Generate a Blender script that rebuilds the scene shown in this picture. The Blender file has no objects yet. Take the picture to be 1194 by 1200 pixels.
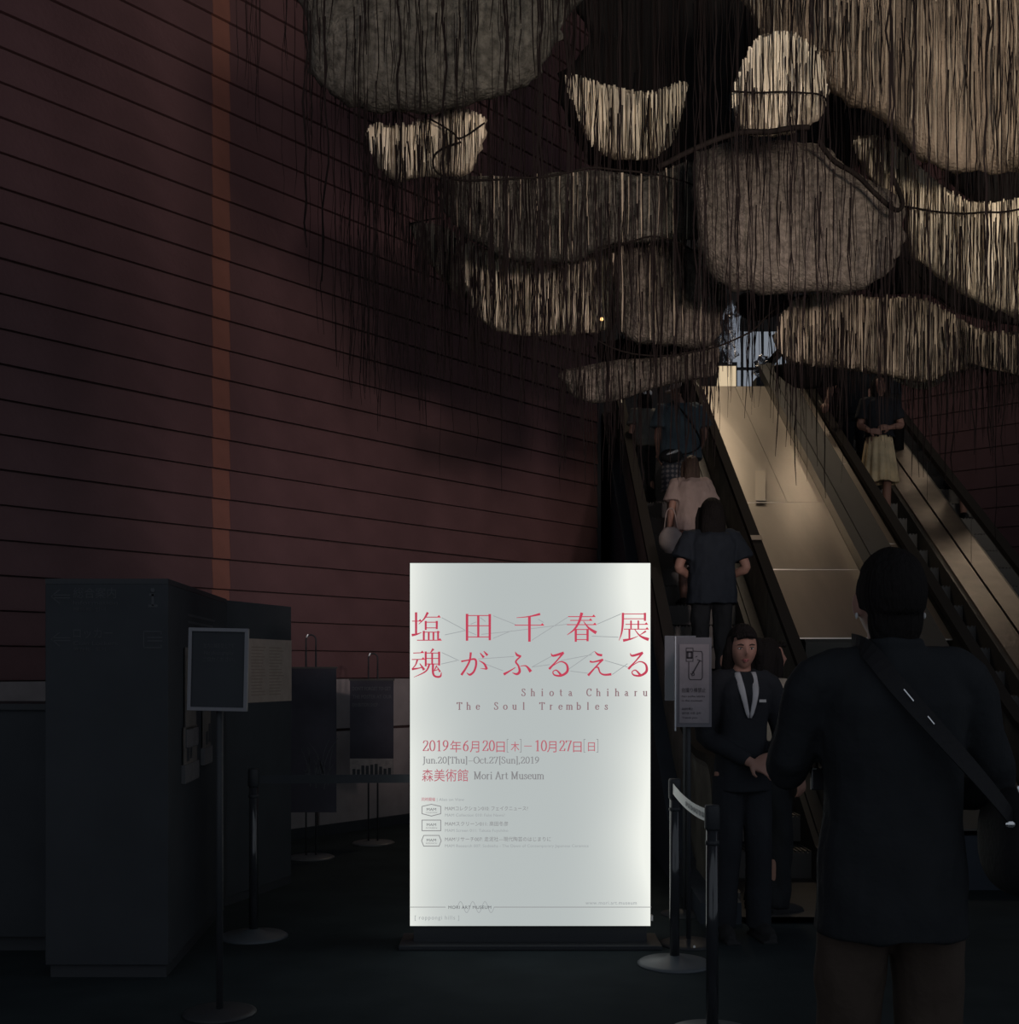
import bpy, bmesh, math, random
from mathutils import Vector, Matrix, noise
random.seed(7)
R = math.radians
SC = bpy.context.scene
COL = SC.collection

# ------------------------------------------------------------------ camera, world, lights, exposure
F = 1400.0; CX = 597.0; CY = 785.0; CH = 1.42          # focal length in px of the 1194x1200 frame, principal point, eye height
cam = bpy.data.cameras.new('camera'); camo = bpy.data.objects.new('camera', cam); COL.objects.link(camo)
camo.location = (0, 0, CH); camo.rotation_euler = (R(90), 0, 0)
cam.sensor_fit = 'VERTICAL'; cam.sensor_height = 36; cam.sensor_width = 36
cam.lens = F / 1200 * 36; cam.shift_y = (CY - 600) / 1200; cam.clip_end = 200
SC.camera = camo
SC.view_settings.view_transform = 'Standard'; SC.view_settings.look = 'None'
SC.view_settings.exposure = 0; SC.view_settings.gamma = 1; SC.view_settings.use_curve_mapping = False
SC.cycles.use_denoising = True
w = bpy.data.worlds.new('world'); SC.world = w; w.use_nodes = True
w.node_tree.nodes['Background'].inputs[0].default_value = (.80, .88, 1.0, 1)
w.node_tree.nodes['Background'].inputs[1].default_value = .30

def lamp(name, kind, loc, target, energy, color, size=1.0, **k):
    l = bpy.data.lights.new(name, kind); l.energy = energy; l.color = color
    if kind == 'AREA': l.shape = 'RECTANGLE'; l.size = size; l.size_y = k.get('size_y', size)
    elif kind == 'SPOT': l.spot_size = R(k.get('cone', 40)); l.spot_blend = k.get('blend', .6); l.shadow_soft_size = size
    else: l.shadow_soft_size = size
    o = bpy.data.objects.new(name, l); COL.objects.link(o); o.location = loc
    o.rotation_euler = (Vector(target) - Vector(loc)).to_track_quat('-Z', 'Y').to_euler()
    return o
WARM = (1.0, .80, .58); WARM2 = (1.0, .86, .70)
lamp('boat_fill_spot', 'SPOT', (2.6, -1.5, 3.2), (1.9, 8.2, 6.5), 1500, WARM2, .7, cone=52, blend=.7)  # two unseen spots added in front to brighten the hanging boats
lamp('boat_fill_spot', 'SPOT', (5.4, 3.5, 3.6), (3.4, 9.0, 5.9), 200, WARM, .12, cone=54, blend=.8)
lamp('wall_fill_spot', 'SPOT', (3.6, .6, 3.1), (-.9, 11.1, 3.1), 1000, (1.0, .80, .76), .3, cone=36, blend=1.0)  # two unseen spots added to brighten the left boarded wall
lamp('wall_fill_spot', 'SPOT', (-.5, 1.2, 3.0), (-2.45, 9.2, 6.4), 300, (1.0, .80, .74), .4, cone=38, blend=1.0)
lamp('landing_spot', 'SPOT', (4.4, 15.4, 8.4), (4.0, 12.45, 3.7), 120, WARM, .3, cone=26, blend=1.0)  # extra spot added to brighten the gold skirt and face
lamp('landing_spot', 'SPOT', (2.2, 14.9, 8.6), (2.05, 13.2, 4.2), 330, WARM, .5, cone=62, blend=.9)

# ------------------------------------------------------------------ helpers
def P(px, py, d):
    return Vector(((px - CX) * d / F, d, CH + (CY - py) * d / F))
def smooth(pts, n=4, closed=False):
    pts = [Vector(p) for p in pts]; out = []; m = len(pts)
    rng = range(m) if closed else range(m - 1)
    for i in rng:
        if closed: p0, p1, p2, p3 = pts[i-1], pts[i], pts[(i+1) % m], pts[(i+2) % m]
        else: p0, p1, p2, p3 = pts[max(i-1, 0)], pts[i], pts[i+1], pts[min(i+2, m-1)]
        for k in range(n):
            t = k / n
            out.append(.5*((2*p1) + (p2-p0)*t + (2*p0-5*p1+4*p2-p3)*t*t + (3*p1-p0-3*p2+p3)*t**3))
    if not closed: out.append(pts[-1].copy())
    return out

MATS = {}
def mat(name, col, rough=.7, metal=0, spec=.3, var=0, vscale=8, bump=0, bscale=60, emit=None, estr=0, stretch=None, alpha=1, transl=0):
    if name in MATS: return MATS[name]
    m = bpy.data.materials.new(name); m.use_nodes = True; nt = m.node_tree; b = nt.nodes['Principled BSDF']
    b.inputs['Base Color'].default_value = (*col, 1); b.inputs['Roughness'].default_value = rough
    b.inputs['Metallic'].default_value = metal; b.inputs['Specular IOR Level'].default_value = spec
    if emit: b.inputs['Emission Color'].default_value = (*emit, 1); b.inputs['Emission Strength'].default_value = estr
    b.inputs['Alpha'].default_value = alpha
    if var or bump:
        tc = nt.nodes.new('ShaderNodeTexCoord'); mp = nt.nodes.new('ShaderNodeMapping')
        nt.links.new(tc.outputs['Object'], mp.inputs[0])
        if stretch: mp.inputs['Scale'].default_value = stretch
    if var:
        n = nt.nodes.new('ShaderNodeTexNoise'); n.inputs['Scale'].default_value = vscale; n.inputs['Detail'].default_value = 6
        nt.links.new(mp.outputs[0], n.inputs['Vector'])
        mr = nt.nodes.new('ShaderNodeMapRange'); mr.inputs['From Min'].default_value = .3; mr.inputs['From Max'].default_value = .7
        mr.inputs['To Min'].default_value = 1 - var; mr.inputs['To Max'].default_value = 1 + var
        nt.links.new(n.outputs[0], mr.inputs[0])
        vm = nt.nodes.new('ShaderNodeVectorMath'); vm.operation = 'SCALE'; vm.inputs[0].default_value = col
        nt.links.new(mr.outputs[0], vm.inputs['Scale']); nt.links.new(vm.outputs[0], b.inputs['Base Color'])
    if bump:
        n = nt.nodes.new('ShaderNodeTexNoise'); n.inputs['Scale'].default_value = bscale; n.inputs['Detail'].default_value = 5
        nt.links.new(mp.outputs[0], n.inputs['Vector'])
        bp = nt.nodes.new('ShaderNodeBump'); bp.inputs['Strength'].default_value = bump; bp.inputs['Distance'].default_value = .02
        nt.links.new(n.outputs[0], bp.inputs['Height']); nt.links.new(bp.outputs[0], b.inputs['Normal'])
    MATS[name] = m; return m

def linkmesh(name, verts, faces, m, parent=None, smooth_=False):
    me = bpy.data.meshes.new(name); me.from_pydata([tuple(v) for v in verts], [], faces); me.update()
    if smooth_:
        for p in me.polygons: p.use_smooth = True
    if m: me.materials.append(m)
    o = bpy.data.objects.new(name, me); COL.objects.link(o)
    if parent: o.parent = parent; o.matrix_parent_inverse = Matrix.Translation(-parent.location) if parent.rotation_euler.z == 0 else parent.matrix_basis.inverted()
    return o
class MB:
    def __init__(s): s.v = []; s.f = []
    def add(s, vs, fs):
        k = len(s.v); s.v += [Vector(v) for v in vs]; s.f += [tuple(i + k for i in f) for f in fs]; return s
    def box(s, a, b):
        (x0, y0, z0), (x1, y1, z1) = a, b
        return s.add([(x0,y0,z0),(x1,y0,z0),(x1,y1,z0),(x0,y1,z0),(x0,y0,z1),(x1,y0,z1),(x1,y1,z1),(x0,y1,z1)],
                     [(3,2,1,0),(4,5,6,7),(0,1,5,4),(1,2,6,5),(2,3,7,6),(3,0,4,7)])
    def obox(s, o, ax, ay, az):          # oriented box from a corner and three edge vectors
        o, ax, ay, az = map(Vector, (o, ax, ay, az))
        return s.add([o, o+ax, o+ax+ay, o+ay, o+az, o+ax+az, o+ax+ay+az, o+ay+az],
                     [(3,2,1,0),(4,5,6,7),(0,1,5,4),(1,2,6,5),(2,3,7,6),(3,0,4,7)])
    def prism(s, poly, ext):             # planar polygon extruded along ext
        n = len(poly); poly = [Vector(p) for p in poly]; ext = Vector(ext)
        return s.add(poly + [p + ext for p in poly], [tuple(range(n-1, -1, -1)), tuple(range(n, 2*n))] +
                     [(i, (i+1) % n, n + (i+1) % n, n + i) for i in range(n)])
    def tube(s, pts, r, n=8, flat=1.0, caps=True):
        pts = [Vector(p) for p in pts]; m = len(pts)
        rr = r if isinstance(r, (list, tuple)) else [r]*m
        vs = []; up = None
        for i, p in enumerate(pts):
            t = (pts[min(i+1, m-1)] - pts[max(i-1, 0)])
            if t.length < 1e-9: t = Vector((0,0,1))
            t.normalize()
            if up is None: up = Vector((0,1,0)) if abs(t.y) < .8 else Vector((1,0,0))
            a = up - t * up.dot(t)
            if a.length < 1e-4: a = t.orthogonal()
            a.normalize(); b = t.cross(a); up = a
            for k in range(n):
                an = 2*math.pi*k/n
                vs.append(p + a*math.cos(an)*rr[i]*flat + b*math.sin(an)*rr[i])
        fs = [(i*n+k, i*n+(k+1) % n, (i+1)*n+(k+1) % n, (i+1)*n+k) for i in range(m-1) for k in range(n)]
        if caps: fs += [tuple(range(n-1, -1, -1)), tuple((m-1)*n+k for k in range(n))]
        return s.add(vs, fs)
    def lathe(s, c, prof, n=24, sx=1, sy=1):   # prof [(r,z)]
        c = Vector(c); vs = [c + Vector((r*math.cos(2*math.pi*k/n)*sx, r*math.sin(2*math.pi*k/n)*sy, z)) for r, z in prof for k in range(n)]
        m = len(prof)
        fs = [(i*n+k, i*n+(k+1) % n, (i+1)*n+(k+1) % n, (i+1)*n+k) for i in range(m-1) for k in range(n)]
        fs += [tuple(range(n-1, -1, -1)), tuple((m-1)*n+k for k in range(n))]
        return s.add(vs, fs)
    def ell(s, c, rad, n=16, m=10, rot=None, fn=None):
        c = Vector(c); vs = []; 
        def pt(u, v):
            d = Vector((math.sin(v)*math.cos(u), math.sin(v)*math.sin(u), math.cos(v)))
            q = Vector((d.x*rad[0], d.y*rad[1], d.z*rad[2]))
            if fn: q = fn(d, q)
            return c + (rot @ q if rot else q)
        vs.append(pt(0, 0))
        for j in range(1, m):
            for i in range(n): vs.append(pt(2*math.pi*i/n, math.pi*j/m))
        vs.append(pt(0, math.pi)); L = len(vs) - 1
        fs = [(0, 1+i, 1+(i+1) % n) for i in range(n)]
        for j in range(m-2):
            for i in range(n):
                a = 1+j*n+i; b = 1+j*n+(i+1) % n
                fs.append((a, a+n, b+n, b))
        a0 = 1+(m-2)*n
        fs += [(L, a0+(i+1) % n, a0+i) for i in range(n)]
        return s.add(vs, fs)
    def build(s, name, m, parent=None, smooth_=False, bevel=0):
        o = linkmesh(name, s.v, s.f, m, parent, smooth_)
        if bevel:
            b = o.modifiers.new('bevel', 'BEVEL'); b.width = bevel; b.segments = 2; b.limit_method = 'ANGLE'
        return o
def struct(o, name=None): o['kind'] = 'structure'; return o
def tag(o, label, cat, group=None, kind=None):
    o['label'] = label; o['category'] = cat
    if group: o['group'] = group
    if kind: o['kind'] = kind
    return o
def thing(name, label, cat, loc=(0,0,0), group=None):
    o = bpy.data.objects.new(name, None); COL.objects.link(o); o.location = loc; o.empty_display_size = .1
    return tag(o, label, cat, group)

def text(body, size, M4, m, name, parent, align='LEFT', spacing=1.0, ex=.0004, width=None):
    c = bpy.data.curves.new('t', 'FONT'); c.body = body; c.size = size; c.extrude = ex; c.align_x = align
    c.space_character = spacing; c.resolution_u = 3
    t = bpy.data.objects.new('t', c); COL.objects.link(t); dg = bpy.context.evaluated_depsgraph_get(); dg.update()
    me = bpy.data.meshes.new_from_object(t.evaluated_get(dg)); bpy.data.objects.remove(t)
    if not len(me.vertices): return None
    xs = [v.co.x for v in me.vertices]
    k = 1.0
    if width: k = width / (max(xs) - min(xs))
    x0 = min(xs) if align == 'LEFT' else (min(xs)+max(xs))/2
    vs = [M4 @ Vector(((v.co.x - x0)*k, v.co.y, v.co.z)) for v in me.vertices]; fs = [tuple(p.vertices) for p in me.polygons]
    return linkmesh(name, vs, fs, m, parent)
def facing(o, ax, up):          # matrix mapping text plane (x right, y up, z toward viewer) onto a surface
    ax = Vector(ax).normalized(); up = Vector(up).normalized(); n = ax.cross(up)
    return Matrix(((ax.x, up.x, n.x, o[0]), (ax.y, up.y, n.y, o[1]), (ax.z, up.z, n.z, o[2]), (0,0,0,1)))

# ------------------------------------------------------------------ materials
M_board = mat('red_board', (.125, .066, .068), .62, spec=.25, var=.16, vscale=2.2, bump=.15, bscale=30)
M_board2 = mat('lit_band_board', (.235, .10, .075), .5, spec=.3, var=.2, vscale=3)  # orange band: light glancing off a bent board, put into the colour
M_gap = mat('board_gap', (.05, .03, .03), .9)
M_black = mat('black_laminate', (.040, .044, .050), .6, spec=.12, var=.08, vscale=5)
M_blackm = mat('black_metal', (.035, .038, .043), .5, metal=0, spec=.25)
M_floor = mat('dark_floor', (.028, .036, .040), .9, spec=.04, var=.15, vscale=3, bump=.05, bscale=90)
M_dado = mat('pale_dado', (.29, .26, .26), .6, var=.12, vscale=6)
M_dark = mat('dark_void_paint', (.04, .042, .048), .9, spec=.1)
M_steel = mat('brushed_steel', (.46, .41, .35), .30, metal=.85, var=.18, vscale=2.5, stretch=(1, .2, .2))
M_steel2 = mat('dull_steel', (.07, .066, .062), .5, spec=.15, var=.12, vscale=4)
M_balu = mat('balustrade_panel', (.12, .115, .10), .5, metal=.2, var=.4, vscale=5, bump=.1)
M_rubber = mat('handrail_rubber', (.030, .027, .025), .9, spec=.02)
M_tread = mat('step_tread', (.14, .135, .13), .5, metal=.5)
M_clad = mat('haze_blue_cladding', (.04, .048, .062), .6, spec=.12, var=.1, vscale=3)  # blue tint puts the haze beside the lightbox into the colour

# ------------------------------------------------------------------ setting
struct(MB().box((-13, -3, -.1), (13, 26, 0)).build('floor', M_floor))
struct(MB().box((-13, -3, 13.2), (13, 26, 13.4)).build('ceiling', M_dark))
struct(MB().box((-6, 25, 0), (13, 25.2, 13.2)).build('wall_back', M_dark))
PITCH = .2375
def board_wall(name, O, D, s_cuts, z0, z1, N, mats):
    O = Vector(O); D = Vector(D).normalized(); N = Vector(N).normalized()
    w_ = struct(MB().obox(O + D*s_cuts[0] - N*.2, D*(s_cuts[-1]-s_cuts[0]), N*.17, (0,0,13.2)).build(name, M_gap))
    meshes = {}
    z = z0; r = 0
    while z < z1:
        for k in range(len(s_cuts)-1):
            a, b = s_cuts[k], s_cuts[k+1]
            key = k
            if key not in meshes:
                L = b - a; hgt = PITCH - .010
                mb = MB(); p = [(0, 0, 0), (0, .034, 0), (0, .034, hgt*.06), (0, .016, hgt), (0, 0, hgt)]
                mb.prism([D*0 + N*q[1] - N*.03 + Vector((0,0,q[2])) for q in p], D*(L - .002))
                me = bpy.data.meshes.new('board'); me.from_pydata([tuple(v) for v in mb.v], [], mb.f); me.materials.append(mats[k]); meshes[key] = me
            o = bpy.data.objects.new('board', meshes[key]); COL.objects.link(o); o.parent = w_
            o.location = O + D*a + Vector((0, 0, z + random.uniform(-.0015, .0015)))
        z += PITCH; r += 1
    return w_
WD = Vector((.636, .772, 0)).normalized(); WN = Vector((.772, -.636, 0)).normalized(); WO = Vector((-1.82, 10, 0))
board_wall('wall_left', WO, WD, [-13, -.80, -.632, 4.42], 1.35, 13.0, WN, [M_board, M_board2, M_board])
RD = Vector((-.72, .694, 0)).normalized(); RN = Vector((-.694, -.72, 0)).normalized(); RO = Vector((5.88, 13.8, 0))
board_wall('wall_right', RO, RD, [-9, 2.6], .0, 13.0, RN, [M_board])
# dark return wall beyond the left boarded wall
struct(MB().box((.93, 13.45, 0), (1.03, 25, 13.2)).build('wall_well', M_dark))
# pale dado under the boards, in panels
dado = struct(MB().obox(WO - WD*13 - WN*.06, WD*17.4, WN*.045, (0,0,1.34)).build('trim_1', M_gap))
s = -12.9
while s < 4.3:
    L = min(1.18, 4.4 - s)
    MB().obox(WO + WD*s - WN*.015, WD*(L-.012), WN*.022, (0,0,.885)).build('panel', M_dado, dado)
    MB().obox(WO + WD*s - WN*.015 + Vector((0,0,.91)), WD*(L-.012), WN*.022, (0,0,.43)).build('panel', M_dado, dado)
    s += 1.2
MB().obox(WO - WD*13 + WN*.0, WD*17.4, WN*.03, (0,0,.09)).build('baseboard_left', M_black, None)['kind'] = 'structure'

# ------------------------------------------------------------------ escalators
SL = .625; SX = .01429
def E(Xp, h, d): return Vector((Xp + SX*d, d, CH - h + SL*d))
def rib(pts_hd, x0, x1):        # strip polygon in the (d, z) plane extruded across
    return MB().prism([Vector((x0 + SX*d, d, z)) for d, z in pts_hd], Vector((x1 - x0, 0, 0)))
ZT = 4.6
M_strip = mat('brown_steel_strip', (.17, .14, .12), .45, metal=.3, var=.15)
def sweep(mb, path, x0, x1, t):  # ribbon of thickness t following a (d, z) path, between x0 and x1
    n = len(path); vs = []
    for i, (d, z) in enumerate(path):
        a = Vector(path[max(i-1, 0)]); b = Vector(path[min(i+1, n-1)]); tt = (b-a).normalized(); nn = Vector((-tt.y, tt.x))
        for x, k in ((x0, 0), (x1, 0), (x1, -t), (x0, -t)):
            q = Vector((d, z)) + nn*k; vs.append((x + SX*d, q.x, q.y))
    fs = [(i*4+k, i*4+(k+1) % 4, (i+1)*4+(k+1) % 4, (i+1)*4+k) for i in range(n-1) for k in range(4)]
    fs += [(3,2,1,0), tuple((n-1)*4+k for k in range(4))]
    mb.add(vs, fs); return mb
def escalator(label, xl, xr, hs, glass_right, mleft, mright, mr=.13):
    d0 = (hs - CH)/SL; d1 = (ZT - CH + hs)/SL
    xm = (xl+xr)/2
    t = thing('escalator', label, 'escalator', (xm, 7, 0), 'escalators up to the landing')
    il, ir = xl + .13, xr - mr           # step edges
    # truss / base
    rib([(d0-1.3, 0.02), (d0, .02), (d1, ZT-.35), (d1+1.0, ZT-.35), (d1+1.0, ZT-.9), (d1, ZT-.9), (d0+1, 0.02)], il, ir).build('truss', M_clad, t)
    for a, b, mm in ((xl-.12, il-.02, mleft), (xr-.09, xr+.12, mright)):
        rib([(d0-1.3, 0), (d0-1.3, .12), (d0-.1, .18), (d1, ZT+.12), (d1+1.2, ZT+.12), (d1+1.2, 0)], a, b).build('side_cladding', M_clad, t)
    # steps
    n = int(ZT/.2); run = .2/SL; me = None
    mb = MB(); mb.box((il, 0, -.17), (ir, run, 0))
    k = int((ir-il)/.03)
    for i in range(k): mb.box((il + (i+.2)*(ir-il)/k, 0.0, 0), (il + (i+.75)*(ir-il)/k, run, .012))
    me = bpy.data.meshes.new('step'); me.from_pydata([tuple(v) for v in mb.v], [], mb.f); me.materials.append(M_tread)
    for i in range(n):
        o = bpy.data.objects.new('step', me); COL.objects.link(o); o.parent = t
        o.matrix_parent_inverse = Matrix.Translation(-t.location)
        d = d0 + i*run; o.location = (SX*d, d, .2*(i+1) - .0)
    # comb plates
    rib([(d0-1.2, 0), (d0-1.2, .02), (d0, .03), (d0, 0)], il, ir).build('comb_plate', M_steel2, t)
    # skirt decks
    for a, b in ((il-.03, il+.01), (ir-.01, ir+.03)):
        rib([(d0-1.1, .03), (d0-1.1, .14), (d0-.1, .26), (d1, ZT+.26), (d1+1, ZT+.2), (d1+1, ZT-.2), (d1, ZT-.15), (d0+.2, .0)], a, b).build('skirt_panel', M_steel2, t)
    for a, b in ((il-.12, il-.03), (ir+.03, xr-.02)):
        rib([(d0-1.1, .12), (d0-1.1, .17), (d0-.1, .29), (d1, ZT+.29), (d1+1, ZT+.23), (d1+1, ZT+.15), (d1, ZT+.2), (d0, .2)], a, b).build('inner_deck', M_strip if (a > ir and mr > .2) else M_steel2, t)
    # balustrade panels in lengths, handrails
    for side, x in ((0, xl), (1, xr)):
        gm = M_glass if (side and glass_right) else M_balu
        dd = d0 - .4; seg = 1.25
        while dd < d1 + .2:
            e = min(dd + seg, d1 + .2)
            z = lambda q, o_: CH - hs + SL*q + o_
            rib([(dd+.006, max(z(dd, .22), .2)), (dd+.006, max(z(dd, .90), .72)), (e-.006, z(e, .90)), (e-.006, max(z(e, .22), .2))], x-.008, x+.008).build('balustrade_panel', gm, t)
            dd = e
        path = []
        zz = .93
        c = Vector((d0-1.0, zz-.28))
        for a in range(0, 181, 20): path.append((c.x - .28*math.sin(R(a)), c.y - .28*math.cos(R(a))))
        path += [(d0-.6, zz), (d0-.25, zz+.03), (d0+.15, zz+.14), (d0+.5, CH-hs+SL*(d0+.5)+.95)]
        path += [(d1+.1, ZT+.95), (d1+.6, ZT+1.12), (d1+1.4, ZT+1.14)]
        sweep(MB(), path, x-.045, x+.045, .05).build('handrail', M_rubber, t)
        pth = [(p[0], p[1]-.05) for p in path]
        sweep(MB(), pth[9:], x-.03, x+.03, .035).build('handrail_guide', M_steel2, t)
        # newel panel
        MB().prism([Vector((x-.008 + SX*7, c.x - .25*math.sin(R(a)), max(.1, c.y - .25*math.cos(R(a))))) for a in range(0, 181, 20)] +
                   [Vector((x-.008+SX*7, d0-.4, .86)), Vector((x-.008+SX*7, d0-.4, .15)), Vector((x-.008+SX*7, d0-1.0, .15))], (.016, 0, 0)).build('newel_panel', M_balu, t)
    return t
def glassmat():
    m = bpy.data.materials.new('tinted_glass'); m.use_nodes = True; nt = m.node_tree; nt.nodes.remove(nt.nodes['Principled BSDF'])
    o = nt.nodes['Material Output']; mx = nt.nodes.new('ShaderNodeMixShader'); tr = nt.nodes.new('ShaderNodeBsdfTransparent'); g = nt.nodes.new('ShaderNodeBsdfGlossy')
    fr = nt.nodes.new('ShaderNodeFresnel'); fr.inputs[0].default_value = 1.45
    tr.inputs[0].default_value = (.72, .74, .72, 1); g.inputs['Roughness'].default_value = .04
    nt.links.new(fr.outputs[0], mx.inputs[0]); nt.links.new(tr.outputs[0], mx.inputs[1]); nt.links.new(g.outputs[0], mx.inputs[2]); nt.links.new(mx.outputs[0], o.inputs[0])
    return m
M_glass = glassmat()
esc1 = escalator('left escalator carrying four riders up beside the boarded wall', 1.09, 2.04, 6.4, False, M_clad, M_clad)
esc2 = escalator('right escalator with glass outer balustrade, woman in pale skirt riding on it', 3.40, 4.25, 6.45, True, M_clad, M_clad, .25)
# joint covers on the visible strips
MB().obox(E(4.03, 6.155, (1400*6.155/(638+90))), (.19, 0, 0), (SX*.04, .04, .025), (0, 0, .012)).build('joint_cover', mat('bright_joint', (.7, .66, .6), .3, metal=.4), esc2)
MB().obox(E(4.03, 6.155, (1400*6.155/(731+90))), (.19, 0, 0), (SX*.04, .04, .025), (0, 0, .012)).build('joint_cover', MATS['bright_joint'], esc2)
MB().obox(E(1.992, 5.455, (1400*5.45/(632+90))), (.096, 0, 0), (SX*.07, .07, .044), (0, 0, .006)).build('joint_cover', mat('tan_joint', (.26, .20, .15), .5), [c for c in esc1.children if c.name.startswith('handrail') and 'guide' not in c.name][1])

# sloping metal deck between the escalators
HR = 5.6
deck = thing('sloping_deck', 'sloping deck of beige sheet metal between the two escalators', 'deck', (2.6, 9.3, 0))
dcuts = [9.36, 10.35, 11.55, 14.45]
for i in range(3):
    a, b = dcuts[i], dcuts[i+1]
    xs = [2.10, 2.88] if i == 0 else ([2.10, 2.52, 2.88] if i == 2 else [2.10, 2.88])
    for j in range(len(xs)-1):
        tilt = random.uniform(-.004, .004)
        p = [E(xs[j]+.002, HR+tilt, a+.006), E(xs[j+1]-.002, HR-tilt, a+.006), E(xs[j+1]-.002, HR+tilt, b-.006), E(xs[j]+.002, HR-tilt, b-.006)]
        MB().prism(p, (0, 0, -.012)).build('deck_panel', M_steel, deck)
for (a, b) in ((9.36, 10.8), (10.8, 12.4), (12.4, 14.45)):
    MB().prism([E(3.2, HR+.01, a+.006), E(3.34, HR+.01, a+.006), E(3.34, HR+.01, b-.006), E(3.2, HR+.01, b-.006)], (0, 0, -.012)).build('side_panel', M_steel, deck)
rib([(9.33, 0), (9.33, CH-HR+SL*9.33-.02), (14.5, CH-HR+SL*14.5-.02), (14.5, 0)], 2.18, 3.26).build('deck_core', mat('core', (.06, .058, .052), .8), deck)
MB().prism([E(2.88, HR, 9.0), E(3.2, HR, 9.0), E(3.2, HR, 14.8), E(2.88, HR, 14.8)], (0, 0, .13)).build('dark_beam', mat('beam', (.05, .048, .044), .5), deck)
MB().prism([E(2.97, HR-.13, 9.0), E(3.03, HR-.13, 9.0), E(3.03, HR-.13, 14.8), E(2.97, HR-.13, 14.8)], (0, 0, .02)).build('beam_rail', M_steel2, deck)
# lower front of the deck down to the floor
for x0, x1 in ((2.10, 2.72), (2.74, 3.33)):
    MB().prism([E(x0, HR+.25, 7.7), E(x1, HR+.25, 7.7), E(x1, HR+.25, 9.33), E(x0, HR+.25, 9.33)], (0, 0, .012)).build('lower_panel', mat('low_panel', (.10, .095, .085), .5, metal=.3), deck)
MB().box((2.2, 7.7, 0), (3.45, 9.33, .35)).build('plinth', M_clad, deck)
# access hatch with a bent cover on the deck
hd = 1400*(HR-.02)/(585+90)
MB().prism([E(2.206, HR-.03, 11.52), E(2.305, HR-.03, 11.52), E(2.415, HR-.06, 12.07), E(2.311, HR-.06, 12.07)], (0, 0, .010)).build('hatch_cover', mat('hatch', (.5, .43, .34), .45, metal=.3), deck)

# landing
land = struct(MB().box((.9, 15.35, ZT-.3), (5.6, 24.9, ZT)).build('floor_landing', M_dark))
pn = thing('lit_display_panel', 'glowing cream display panel at the head of the escalators', 'sign', (3.1, 17, ZT))
MB().box((2.93, 17, ZT), (3.24, 17.08, 5.80)).build('frame', M_blackm, pn)
MB().box((2.95, 16.985, ZT+.05), (3.22, 17, 5.74)).build('lit_face', mat('lit_cream', (.5,.4,.3), .6, emit=(1.0, .78, .5), estr=.62), pn)
win = struct(MB().box((3.7, 21.0, ZT), (5.2, 21.06, 7.4)).build('window_1', M_blackm))
M_pane = mat('lit_pane', (.3,.3,.32), .4, emit=(.75, .85, 1.0), estr=.22)
for i in range(4):
    for j in range(4):
        MB().box((3.75+i*.36, 20.98, ZT+.1+j*.68), (3.75+i*.36+.31, 20.999, ZT+.1+j*.68+.62)).build('pane', M_pane, win)
fc = thing('foil_ornament', 'crumpled silvery foil ornament glinting above the glowing cream panel', 'ornament', (3.1, 16.9, 5.8))
mb = MB(); mb.ell((3.12, 17.0, 6.22), (.16, .10, .42), 18, 14, fn=lambda d, q: q*(1+.35*noise.noise(d*3.1)))
mb.build('foil', mat('foil', (.75, .76, .8), .25, metal=1, bump=.8, bscale=14), fc)
fc2 = MB(); fc2.ell((3.55, 16.6, 5.6), (.14, .10, .17), 18, 12, fn=lambda d, q: q*(1+.5*noise.noise(d*2.7)))
tag(fc2.build('foil_bundle', MATS['foil']), 'small silvery foil bundle standing right of the glowing cream panel', 'ornament')
MB_pl = MB().box((3.4, 16.45, ZT), (3.7, 16.75, 5.45)).build('pedestal', M_black); tag(MB_pl, 'black pedestal under the small silvery foil bundle', 'pedestal')
# glowing panel added above view for the reflection in the sloping deck
cl = thing('added_glow_panel', 'long warm glowing panel added out of view, reflected in the sloping deck', 'light', (3.0, 19.5, 13.2))
MB().box((1.5, 17.0, 12.95), (3.8, 22.4, 13.2)).build('housing', M_blackm, cl)
MB().box((1.55, 17.05, 12.93), (3.75, 22.35, 12.95)).build('glow_face', mat('glow_panel_face', (.8,.7,.6), .5, emit=(1.0, .80, .58), estr=2.6), cl)
# tiny bulb between the boats
tb = thing('pinpoint_lamp', 'tiny amber lamp glowing between the hanging boats', 'lamp', P(705, 374, 7.55))
MB().ell(P(705, 374, 7.55), (.011, .011, .011), 10, 6).build('bulb', mat('amber', (1,.5,.2), .4, emit=(1.0, .55, .2), estr=1.6), tb)
MB().tube([P(705, 372, 7.55), P(705, 250, 7.55)], .002, 6).build('wire', M_blackm, tb)

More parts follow.
